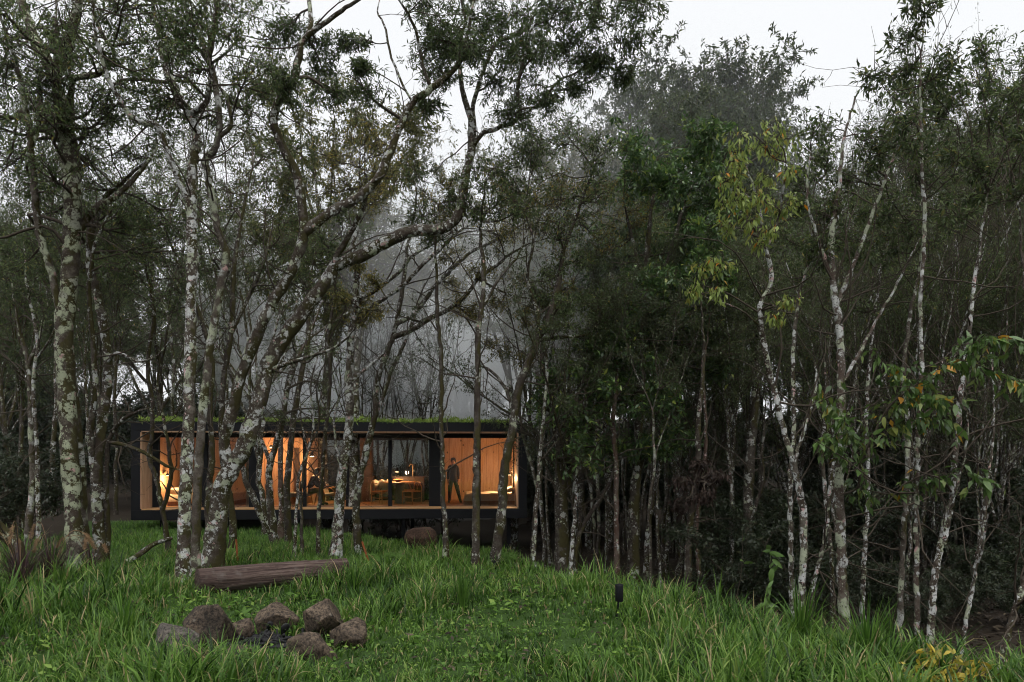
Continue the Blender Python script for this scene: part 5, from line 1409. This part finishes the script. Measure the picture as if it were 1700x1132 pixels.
for i0, nm in ((0, 'cut_end'), (n - 1, 'cut_end')):
    ring = V[i0 * sd:(i0 + 1) * sd]; x_ = ring[0][0]
    m = bpy.data.meshes.new(nm); m.from_pydata(ring + [(x_ + (-0.004 if i0 == 0 else .004), 0, 0)], [], [(k, (k + 1) % sd, sd) for k in range(sd)]); m.materials.append(M['log']); link(nm, m, lg)

# ------------------------------------------------------------------ path lights, stakes
def path_light(label, px, py_top, py_bot_cyl, py_ground, dep, wpx):
    r = wpx / 2 / F * dep; g_ = P(px - 6, py_ground, dep); g_[2] = float(G(g_[0], g_[1]))
    o = empty('path_light', g_, 0, label, 'garden light', 'black garden path lights')
    zt = CZ - (py_top - HY) * dep / F - g_[2]; zb = CZ - (py_bot_cyl - HY) * dep / F - g_[2]
    dx = 6 / F * dep
    MB().bar((0, 0, -0.1), (dx * 0.9, 0, zb + 0.02), 0.009, 8).obj('spike', M['black'], o)
    h_ = MB().lathe([(r * 0.92, 0), (r, 0.004), (r, zt - zb - 0.006), (r * 0.94, zt - zb), (r * 0.9, zt - zb - 0.01), (r * 0.88, zt - zb - 0.012)], 24, (dx, 0, zb)).obj('lamp_head', M['black'], o, 0, True)
    MB().lathe([(r * 0.5, 0), (r * 0.45, 0.004)], 20, (dx, 0, zt + 0.002)).obj('lamp_cap', M['black'], o)
    return o
path_light('black cylinder garden light on a thin spike standing in open grass', 1028, 970, 998, 1034, 6.55, 13.5)
path_light('black cylinder garden light at the foot of the leaning trunk', 821, 930, 945, 950, 10.4, 8)
arc = catmull([P(719, 935, 10.8), P(719, 924, 10.8), P(723, 919, 10.8), P(727, 924, 10.8), P(727, 935, 10.8)], 16)
b_ = arc[0].copy(); V, Q = tube(arc - b_, np.full(16, 0.012), 8); o = link('hose_hoop', quad_mesh('hose_hoop', V, Q, M['black'])); o.location = b_
tag(o, 'small dark hoop in the grass before the boulder', 'hoop')
for (a_, b_, lb) in (((396, 930), (392, 895), 'rusty upright stake beside the leaning trunk foot'), ((617, 938), (601, 899), 'rusty stake tilted left by the pink-lichened trunk')):
    d_ = 10.6; p0 = P(*a_, d_); p1 = P(*b_, d_); p0[2] = float(G(p0[0], p0[1])) - .1
    mb = MB(); mb.bar((0, 0, 0), tuple(p1 - p0), 0.016, 6); o = mb.obj('stake', M['rust']); o.location = p0; tag(o, lb, 'stake')

# ------------------------------------------------------------------ grass
def blades(root, az, Ls, w0, bend, rng, tintv, segs=4, lean0=0.15):
    n = len(root)
    V = np.zeros((n, segs + 1, 2, 3), np.float32)
    hd = np.stack([np.cos(az), np.sin(az), np.zeros(n)], 1); sd_ = np.stack([-np.sin(az), np.cos(az), np.zeros(n)], 1)
    tw = rng.uniform(-0.6, 0.6, n)[:, None]; sd_ = sd_ * np.cos(tw) + hd * np.sin(tw)
    p = root.astype(float).copy()
    for k in range(segs + 1):
        t = k / segs
        wk = (w0 * (1 - t ** 1.8) * (0.75 + 0.5 * min(1, 3 * t)) + 0.0006)[:, None] * 0.5
        V[:, k, 0] = p - sd_ * wk; V[:, k, 1] = p + sd_ * wk
        th = lean0 + bend * (t + 0.5 / segs) ** 1.3
        p = p + (hd * np.sin(th)[:, None] + np.array([0, 0, 1.0]) * np.cos(th)[:, None]) * (Ls / segs)[:, None]
    b0 = (np.arange(n) * (segs + 1) * 2)[:, None] + (np.arange(segs) * 2)[None]
    Q = np.stack([b0, b0 + 1, b0 + 3, b0 + 2], -1).reshape(-1, 4)
    return V.reshape(-1, 3), Q, np.repeat(tintv, segs)

def in_grass(x, y, rng):
    s = edge_s(x, y) + rng.normal(0, 0.25, len(x))
    ok = (s < 0.75) & (x > -0.72 * y - 0.8)
    # keep the hearth and the log footprint open
    hx, hy = (430 - CX) / F * 5.85, 5.85
    ok &= ~((((x - hx) / 0.62) ** 2 + ((y - hy) / 0.30) ** 2) < 1)
    ok &= ~(((x - 2.95) ** 2 + ((y - 4.55) * 1.2) ** 2) < 0.42 ** 2)
    dl = pR[:2] - pL[:2]; tt = ((x - pL[0]) * dl[0] + (y - pL[1]) * dl[1]) / (dl @ dl); dist = np.abs((x - pL[0]) * dl[1] - (y - pL[1]) * dl[0]) / np.linalg.norm(dl)
    ok &= ~((tt > -.02) & (tt < 1.02) & (dist < 0.13))
    return ok
rg = np.random.default_rng(31)
NT = 9300                                            # tussocks
y = 3.9 + 9.6 * rg.random(NT) ** 1.15; x = rg.uniform(-0.86, 0.80, NT) * y
ok = in_grass(x, y, rg); x, y = x[ok], y[ok]
patch = 0.5 + 0.5 * np.sin(x * 1.9 + 1.3 * np.sin(y * 1.2)) * np.sin(y * 1.6 + 0.8 * np.sin(x * 2.1))
clear = np.exp(-(((x + 0.2) / 1.3) ** 2 + ((y - 6.3) / 1.6) ** 2))      # the trodden middle of the lawn
clear = np.maximum(clear, np.exp(-(((x + 2.3) / .9) ** 2 + ((y - 6.9) / .6) ** 2)))
size = (0.11 + 0.30 * patch ** 1.8 * rg.uniform(0.4, 1.2, len(x))) * (1 - 0.5 * clear)
hr = np.exp(-(((x - (440 - CX) / F * 5.6) / 1.0) ** 2 + ((y - 5.4) / .8) ** 2)); size = size * (1 - 0.5 * hr)
lr = np.exp(-(((x + 3.0) / 1.0) ** 2 + ((y - 7.7) / .7) ** 2)); size = size * (1 - 0.45 * lr)
size = np.where((x > 1.2), np.maximum(size, rg.uniform(0.16, 0.34, len(x))), size)
size = np.where(x < -0.42 * y, size * 1.15, size)
per = 9
patch2 = 0.5 + 0.5 * np.sin(x * 2.7 + 2 * np.sin(y * 1.9)) * np.sin(y * 2.3 + 1.5 * np.sin(x * 1.4 + 1))
cx_ = np.repeat(x, per); cy_ = np.repeat(y, per); sz = np.repeat(size, per)
az = rg.uniform(0, 6.283, len(cx_)); rad = np.abs(rg.normal(0, 0.05, len(cx_)))
bx_, by_ = cx_ + rad * np.cos(az), cy_ + rad * np.sin(az)
root = np.stack([bx_, by_, G(bx_, by_) - 0.01], 1)
Lb = sz * rg.uniform(0.6, 1.4, len(cx_))
V, Q, tn = blades(root, az + rg.normal(0, 0.5, len(az)), Lb, rg.uniform(0.008, 0.017, len(az)) * (0.7 + 0.9 * Lb), rg.uniform(0.4, 2.1, len(az)), rg,
                  np.where(rg.random(len(az)) < 0.06, 1.0, np.clip(np.repeat(rg.uniform(0.0, 0.55, len(x)) + 0.3 * patch2, per) + rg.normal(0, 0.2, len(az)), 0, 0.93)), 4, 0.12)
tag(link('meadow_grass', quad_mesh('meadow_grass', V, Q, M['grass'], True, tn)), 'long arching green grass of the clearing', 'grass', kind='stuff')
# short lawn climbing to the cabin on the left and in front of it
NS = 42000
y = rg.uniform(9.0, 23.5, NS); x = rg.uniform(-13.5, 2.0, NS)
ok = (edge_s(x, y) < 1.2 + 0 * x) & (x > -0.60 * y - 0.3) & ~((y > 21.6) & (x > -10.5)); x, y = x[ok], y[ok]
root = np.stack([x, y, G(x, y) - 0.01], 1); az = rg.uniform(0, 6.283, len(x)); Lb = rg.uniform(0.08, 0.24, len(x))
V, Q, tn = blades(root, az, Lb, rg.uniform(0.010, 0.016, len(x)), rg.uniform(0.3, 1.8, len(x)), rg, np.clip(rg.normal(0.5, 0.2, len(x)), 0, 1), 3)
tag(link('lawn_grass', quad_mesh('lawn_grass', V, Q, M['grass'], True, tn)), 'short grass rising towards the left end of the cabin', 'grass', kind='stuff')
# ground cover of small round leaves
NC = 17000
y = 4.0 + 6.5 * rg.random(NC) ** 1.1; x = rg.uniform(-0.85, 0.6, NC) * y
ok = in_grass(x, y, rg); x, y = x[ok], y[ok]
dn = 0.35 + 0.65 * np.exp(-(((x + 0.2) / 1.3) ** 2 + ((y - 6.3) / 1.6) ** 2)) + 0.65 * np.exp(-(((x + 2.3) / .9) ** 2 + ((y - 6.9) / .6) ** 2))
ok = rg.random(len(x)) < dn; x, y = x[ok], y[ok]; n = len(x)
lv = Leaves(); lv.p.append(np.stack([x, y, G(x, y) + rg.uniform(0.015, 0.09, n)], 1))
dd = rg.normal(0, 1, (n, 3)); dd[:, 2] *= 0.25; lv.d.append(unit(dd)); lv.l.append(rg.uniform(0.014, 0.055, n)); lv.w.append(rg.uniform(0.01, 0.036, n)); lv.t.append(rg.uniform(0, 1, n))
tag(link('ground_cover', lv.mesh('ground_cover', M['clover'], rg)), 'low clover-like weeds covering the soil of the clearing', 'ground cover', kind='stuff')

nl = 1500
y = 4.0 + 7 * rg.random(nl); x = rg.uniform(-0.85, 0.6, nl) * y; ok = in_grass(x, y, rg); x, y = x[ok], y[ok]; nl = len(x)
lv = Leaves(); lv.p.append(np.stack([x, y, G(x, y) + rg.uniform(0.02, 0.12, nl)], 1)); dd = rg.normal(0, 1, (nl, 3)); dd[:, 2] *= .3; lv.d.append(unit(dd))
lv.l.append(rg.uniform(0.03, 0.08, nl)); lv.w.append(rg.uniform(0.012, 0.03, nl)); lv.t.append(rg.uniform(0.3, 1, nl))
tag(link('fallen_leaves', lv.mesh('fallen_leaves', M['litter'], rg)), 'scattered brown fallen leaves lying in the grass', 'leaf litter', kind='stuff')
wl_ = Leaves()
for i in range(75):                                 # rosettes of broad-leaved weeds
    yy = rg.uniform(4.2, 8.8); xx = rg.uniform(-0.8, 0.45) * yy
    if not in_grass(np.array([xx]), np.array([yy]), rg)[0]: continue
    k_ = rg.integers(8, 20); a_ = rg.uniform(0, 6.283, k_); rr_ = rg.uniform(0.01, 0.10, k_)
    qx, qy = xx + rr_ * np.cos(a_), yy + rr_ * np.sin(a_)
    wl_.p.append(np.stack([qx, qy, G(qx, qy) + rg.uniform(0.03, 0.12, k_)], 1)); wl_.d.append(unit(np.stack([np.cos(a_), np.sin(a_), rg.uniform(-0.1, 0.7, k_)], 1)))
    L_k = rg.uniform(0.04, 0.10, k_) * rg.uniform(0.7, 1.2); wl_.l.append(L_k); wl_.w.append(L_k * rg.uniform(0.3, 0.45)); wl_.t.append(rg.uniform(0.1, 1, k_))
tag(link('broadleaf_weeds', wl_.mesh('broadleaf_weeds', M['clover'], rg)), 'rosettes of broad-leaved weeds scattered through the lawn', 'weeds', kind='stuff')
# individual plants ---------------------------------------------------------
def tuft(name, label, px, py, n, L0, mat, seed, group=None, wd=0.010, bend=(0.2, 1.3), cat='grass', dep=None):
    rg_ = np.random.default_rng(seed); dep = dep or depth_of(px, py); c = P(px, py, dep); c[2] = float(G(c[0], c[1]))
    az = rg_.uniform(0, 6.283, n); rd = np.abs(rg_.normal(0, 0.05, n))
    root = np.stack([rd * np.cos(az), rd * np.sin(az), np.zeros(n) - 0.02], 1)
    V, Q, tn = blades(root, az, L0 * rg_.uniform(0.55, 1.2, n), np.full(n, wd), rg_.uniform(*bend, n), rg_, np.clip(rg_.normal(0.4, 0.2, n), 0, 1), 5, 0.06)
    o = empty(name, c, 0, label, cat, group)
    tag(link('blades', quad_mesh('blades', V, Q, M[mat], True, tn), o), kind='stuff')
    return o
tuft('grass_clump', 'tall upright dark green grass clump in the middle of the lawn', 766, 1018, 60, 0.50, 'grass', 1, bend=(0.05, 0.7))
tuft('grass_clump', 'bushy grass clump right of the cut log', 590, 985, 60, 0.42, 'grass', 2)
tuft('grass_clump', 'spiky pale tussock at the foot of the thin dark trunk', 735, 925, 70, 0.45, 'grass', 3, wd=0.014)
tuft('grass_clump', 'tall grass clump left of the fire ring', 205, 1060, 70, 0.45, 'grass', 4)
tuft('grass_clump', 'arching grass clump at the lower right before the dark trunks', 1330, 1075, 80, 0.60, 'grass', 5, wd=0.013)
tuft('grass_clump', 'arching grass clump left of the yellow shrub', 1440, 1105, 80, 0.55, 'grass', 6, wd=0.013)
tuft('grass_clump', 'tall arching grass tuft under the banded trunk', 1480, 1075, 60, 0.62, 'grass', 7, wd=0.012)
def plumes(o, n, seed, L0):
    rg_ = np.random.default_rng(seed)
    for i in range(n):
        az = rg_.uniform(0, 6.28); ln = L0 * rg_.uniform(0.8, 1.2)
        hd = np.array([math.cos(az), math.sin(az) * 0.6, 0])
        pth = catmull([(0, 0, 0), hd * 0.12 * ln + [0, 0, 0.55 * ln], hd * 0.35 * ln + [0, 0, 0.95 * ln], hd * 0.62 * ln + [0, 0, 0.92 * ln], hd * 0.78 * ln + [0, 0, 0.72 * ln]], 24)
        V, Q = tube(pth, np.full(24, 0.003), 4); link('stalk', quad_mesh('stalk', V, Q, M['plume'], True, np.zeros(len(Q))), o)
        lv_ = Leaves(); lv_.along(pth[15:], 260, rg_, 0.035, 0.006, 0.006, 0.0)
        tag(link('plume', lv_.mesh('plume', M['plume'], rg_), o), kind='stuff')
for i, (px, py, L0, lb) in enumerate([(35, 985, .75, 'purple fountain grass with tan plumes at the left edge'), (85, 975, .7, 'purple fountain grass left of the thick lichen trunk'), (150, 955, .5, 'small fountain grass with drooping plumes at the foot of the left trunks')]):
    o = tuft('fountain_grass', lb, px, py, 150 if i < 2 else 70, L0, 'purple', 20 + i, 'purple fountain grasses', 0.009, (0.3, 1.8)); plumes(o, 4 if i < 2 else 3, 60 + i, L0 * 1.05)

def leaf_blade(L0, W0, n=5, arch=0.25, fold=0.12, seed=0):
    V = []; Q = []
    for i in range(n + 1):
        t_ = i / n; wv = W0 * 0.5 * (math.sin(math.pi * min(1, 0.06 + t_ * 0.94) ** 0.8) ** 0.9 if t_ < 1 else 0.01)
        z_ = -arch * L0 * t_ * t_; V += [(-wv, t_ * L0, z_ + fold * wv), (0, t_ * L0, z_), (wv, t_ * L0, z_ + fold * wv)]
    for i in range(n):
        b = i * 3; Q += [(b, b + 1, b + 4, b + 3), (b + 1, b + 2, b + 5, b + 4)]
    return np.array(V), np.array(Q)
def broad_plant(label, px, py, n, L0, seed, mat='clover', name='dock_plant', up=0.9):
    rg_ = np.random.default_rng(seed); dep = depth_of(px, py); c = P(px, py, dep); c[2] = float(G(c[0], c[1]))
    o = empty(name, c, 0, label, 'plant'); Vb, Qb = leaf_blade(L0, L0 * 0.34, 6, 0.35)
    me_ = quad_mesh('leaf', Vb, Qb, M[mat], True, np.full(len(Qb), 0.4))
    for i in range(n):
        l_ = link('leaf', me_, o); l_.rotation_euler = (rg_.uniform(0.25, up + 0.1), rg_.normal(0, 0.35), i * 2.4 + rg_.normal(0, 0.3)); s_ = rg_.uniform(0.6, 1.15); l_.scale = (s_, s_, s_)
        l_.location = (rg_.normal(0, 0.02), rg_.normal(0, 0.02), 0.01)
broad_plant('broad-leaved dock plant at the lower middle right of the lawn', 1012, 1112, 13, 0.22, 1)
broad_plant('broad-leaved dock plant in front of the log right end', 548, 985, 10, 0.24, 2)
broad_plant('pale round-leaved weed on the lower lawn edge', 905, 1108, 14, 0.07, 3)
broad_plant('broad-leaved dock plant in the lower left corner grass', 255, 1128, 8, 0.2, 4)
broad_plant('broad-leaved weed in front of the fire ring', 490, 1124, 8, 0.17, 5)
broad_plant('bright broad-leaved weed behind the fire ring', 400, 1024, 10, 0.13, 6)

def fern(label, px, py, n, L0, seed, dep=None):
    rg_ = np.random.default_rng(seed); dep = dep or depth_of(px, py); c = P(px, py, dep); c[2] = float(G(c[0], c[1]))
    o = empty('fern', c, 0, label, 'fern')
    for i in range(n):
        az = i * 6.283 / n + rg_.normal(0, 0.25); ln = L0 * rg_.uniform(0.75, 1.15); hd = np.array([math.cos(az), math.sin(az), 0]); sd_ = np.array([-math.sin(az), math.cos(az), 0])
        pth = catmull([(0, 0, 0), hd * .35 * ln + [0, 0, .5 * ln], hd * .75 * ln + [0, 0, .55 * ln], hd * ln + [0, 0, .4 * ln]], 22)
        A_ = Acc(); A_.add(*tube(pth, np.linspace(.004, .001, 22), 3))
        for k in range(3, 22):
            l_ = 0.26 * ln * math.sin(math.pi * (k / 22) ** 0.7) + 0.01
            for sg in (-1, 1):
                tdir = unit(sd_ * sg + hd * 0.35 + np.array([0, 0, -0.15])); fw = unit(pth[k] - pth[k - 1]) * 0.02 * ln / 0.5
                A_.add(np.array([pth[k] - fw * .5, pth[k] + tdir * l_ * .5 - fw * .6, pth[k] + tdir * l_, pth[k] + tdir * l_ * .5 + fw * .6]), np.array([[0, 1, 2, 3]]))
        V, Q = A_.get(); tag(link('frond', quad_mesh('frond', V, Q, M['clover'], False, np.full(len(Q), .3)), o), kind='stuff')
fern('fern frond cluster behind the left half of the log', 383, 935, 7, 0.42, 1)
fern('fern clump at the grass edge below the withered brown leaves', 1190, 1010, 9, 0.45, 2)
fern('fern tuft at the foot of the trunk leaning across the cabin', 838, 938, 6, 0.32, 3)
fern('fern right of the tilted rusty stake', 640, 940, 7, 0.35, 4)

# ------------------------------------------------------------------ the big-leaved side branch and yellow shrub, each leaf its own part
Vb, Qb = leaf_blade(0.155, 0.06, 5, 0.3)
LM = []
for tn in (0.3, 0.5, 0.75, 0.96):
    LM.append(quad_mesh('leaf', Vb, Qb, leafmat('broad_leaf_%d' % int(tn * 100), [(0, (0.06, 0.13, 0.03)), (0.5, (0.12, 0.21, 0.05)), (0.8, (0.30, 0.33, 0.07)), (1, (0.65, 0.28, 0.02))], 0.35, 0.3, 0.5), True, np.full(len(Qb), tn)))
BRP = []
def leafy_branch(root, path, r0, r1, n, rg_, pick, side=0.5, dr=-0.7, base=None, both=True):
    V, Q = tube(path - base, np.linspace(r0, r1, len(path)), 6, 0.05, rg_); link('branch', quad_mesh('branch', V, Q, M['bark_twig']), root)
    BRP.append(path)
    for i in range(int(n * 1.17)):
        k = rg_.integers(max(1, len(path) // 6), len(path)); T_ = unit(path[k] - path[k - 1])
        dv = unit(T_ * 0.5 + unit(rg_.normal(0, 1, 3)) * 0.8 + np.array([0, 0, dr]))
        o = link('leaf', LM[rg_.choice(4, p=pick)], root)
        q = Vector(dv).to_track_quat('Y', 'Z') @ Matrix.Rotation(rg_.normal(0, 0.9), 4, 'Y').to_quaternion(); o.rotation_mode = 'QUATERNION'; o.rotation_quaternion = q
        s_ = rg_.uniform(0.65, 1.15); o.scale = (s_, s_, s_); o.location = path[k] - base + rg_.normal(0, 0.012, 3)
r3 = TR['R3'][0]; base = np.array(r3.location); dR = 8.0
rg_ = np.random.default_rng(99)
def bp(pts, d0, d1): 
    dd_ = np.linspace(d0, d1, len(pts)); return catmull([P(a, b, d_) for (a, b), d_ in zip(pts, dd_)], max(10, 4 * len(pts)))
leafy_branch(r3, bp([(1395, 822), (1424, 809), (1429, 775), (1444, 735), (1474, 678), (1514, 644), (1548, 621), (1575, 604), (1602, 599), (1640, 612), (1675, 628), (1720, 640)], 8.0, 6.6), 0.014, 0.004, 42, rg_, (0.3, 0.5, 0.13, 0.07), base=base)
leafy_branch(r3, bp([(1474, 678), (1500, 668), (1530, 655), (1560, 660), (1585, 675)], 7.5, 7.0), 0.006, 0.002, 34, rg_, (0.3, 0.5, 0.17, 0.03), base=base)
leafy_branch(r3, bp([(1440, 745), (1470, 715), (1510, 700), (1550, 692), (1590, 705)], 7.7, 7.1), 0.006, 0.002, 34, rg_, (0.3, 0.5, 0.17, 0.03), base=base)
leafy_branch(r3, bp([(1514, 644), (1500, 620), (1480, 605), (1460, 600)], 7.4, 7.2), 0.005, 0.002, 18, rg_, (0.2, 0.5, 0.25, 0.05), base=base)
leafy_branch(r3, bp([(1602, 599), (1610, 575), (1640, 560), (1680, 562), (1710, 575)], 7.0, 6.5), 0.005, 0.002, 20, rg_, (0.5, 0.35, 0.1, 0.05), base=base)
leafy_branch(r3, bp([(1396, 700), (1385, 690), (1370, 660), (1360, 640)], 8.0, 7.7), 0.005, 0.002, 14, rg_, (0.2, 0.5, 0.25, 0.05), base=base)
leafy_branch(r3, bp([(1396, 760), (1385, 735), (1375, 725), (1362, 735)], 8.0, 7.6), 0.006, 0.002, 30, rg_, (0.3, 0.6, 0.08, 0.02), base=base)
leafy_branch(r3, bp([(1396, 770), (1410, 735), (1405, 710), (1400, 690)], 8.0, 7.6), 0.006, 0.002, 26, rg_, (0.3, 0.6, 0.08, 0.02), base=base)
leafy_branch(r3, bp([(1424, 809), (1480, 820), (1530, 800), (1560, 790), (1600, 785), (1640, 800)], 8.0, 7.2), 0.007, 0.002, 36, rg_, (0.4, 0.5, 0.08, 0.02), base=base)
M['leaf_spring'] = leafmat('leaf_spring', [(0, (0.05, 0.10, 0.028)), (0.6, (0.11, 0.19, 0.045)), (0.9, (0.24, 0.28, 0.07)), (1, (0.5, 0.28, 0.03))], 0.4, 0.35, 0.4)
lvb = Leaves(); acb = Acc()
for pth in BRP:                                     # the smaller leaves on side twigs of the same branches
    for k in range(2, len(pth), 2):
        for q_ in range(2):
            tw_ = walk(pth[k], unit(rg_.normal(0, 1, 3) + [0, 0, -.2]), rg_.uniform(.12, .3), 4, rg_, .2, -.08)
            acb.add(*tube(tw_, np.linspace(.003, .0015, 5), 3)); lvb.along(tw_, 5, rg_, 0.105, 0.04, 0.02, 0.9, (0, 0.95))
tag(link('leaves', lvb.mesh('leaves', M['leaf_spring'], rg_, base, 0.2), r3), kind='stuff')
tag(link('twiglets', quad_mesh('twiglets', acb.get()[0] - base, acb.get()[1], M['bark_twig']), r3), kind='stuff')
ys = empty('yellow_shrub', P(1560, 1150, 4.7), 0, 'bright yellow-leaved shrub at the lower right corner', 'shrub'); b_ = P(1560, 1150, 4.7); b_[2] = float(G(b_[0], b_[1])); ys.location = b_
lm2 = [quad_mesh('leaf', *leaf_blade(0.075, 0.03, 4, 0.3), M['shrub_yellow'], True, np.full(8, tn)) for tn in (0.2, 0.5, 0.75, 0.95)]
LMk, LM = LM, lm2
for (px, py) in ((1490, 1095), (1500, 1112), (1520, 1085), (1480, 1118), (1650, 1125), (1585, 1085), (1548, 1080), (1628, 1100), (1545, 1105), (1560, 1088), (1580, 1110), (1600, 1098), (1615, 1120), (1640, 1112), (1530, 1125), (1570, 1128), (1470, 1105)):
    tip = P(px, py, 4.7 + rg_.uniform(-.25, .3)); leafy_branch(ys, catmull([b_ + rg_.normal(0, .05, 3) * [1, 1, 0], b_ * .4 + tip * .6 + [0, 0, -.03], tip], 9), 0.006, 0.002, 17, rg_, (0.25, 0.35, 0.25, 0.15), dr=0.15, base=b_)
LM = LMk
# seedlings with large leaves at the wood's edge
for i, (px, py0, py1, dep) in enumerate([(1262, 1040, 905, 8.2), (1215, 1030, 880, 9.0)]):
    g_ = P(px, py0, dep); g_[2] = float(G(g_[0], g_[1]))
    sd_ = empty('seedling', g_, 0, ['large-leaved seedling with grey-green leaves at the edge of the dark wood', 'thin seedling with two pale leaves left of the large-leaved one'][i], 'seedling')
    tip = P(px + 18, py1, dep); leafy_branch(sd_, catmull([g_, g_ * .5 + tip * .5 + [.05, 0, 0], tip], 12), 0.007, 0.003, [22, 5][i], rg_, (0.6, 0.4, 0, 0), base=g_)

# ------------------------------------------------------------------ haze
def air(name, dens, col, g=0.0):
    m, N, L_ = newmat(name)
    pv = N.new('ShaderNodeVolumePrincipled'); pv.inputs['Color'].default_value = (*col, 1); pv.inputs['Density'].default_value = dens; pv.inputs['Anisotropy'].default_value = g
    out(N, L_, pv.outputs[0], True); return m
hz = MB().box(-200, 200, -190, 205, -4.0, 23.0).obj('haze', air('haze_air', 0.00022, (0.90, 0.94, 0.97)))
tag(hz, kind='stuff')
# banks of drifting mist in the wood behind the cabin
def mist(px, py, dep, rx, ry, rz_, dens):
    bm = bmesh.new(); bmesh.ops.create_icosphere(bm, subdivisions=4, radius=1.0)
    for v in bm.verts:
        k = 1 + 0.28 * mnoise.noise(v.co * 1.7 + Vector((px, 0, 0)))
        v.co = Vector((v.co.x * rx * k, v.co.y * ry * k, v.co.z * rz_ * k))
    m = bpy.data.meshes.new('mist'); bm.to_mesh(m); bm.free(); m.polygons.foreach_set('use_smooth', [True] * len(m.polygons))
    m.materials.append(air('mist_air', dens, (0.955, 0.978, 1.0), 0.0))
    o = link('mist', m); o.location = P(px, py, dep); tag(o, kind='stuff')
mist(670, 560, 35, 10.0, 6.5, 9.0, 0.12)
mist(625, 600, 29.0, 2.8, 1.7, 4.2, 0.5)
mist(800, 480, 14.6, 3.4, 2.6, 2.3, 0.06)
mist(905, 330, 20.0, 3.6, 1.8, 3.6, 0.03)
mist(1130, 190, 19.0, 4.2, 1.8, 2.6, 0.014)
mist(1390, 400, 19.5, 2.2, 1.6, 3.4, 0.05)
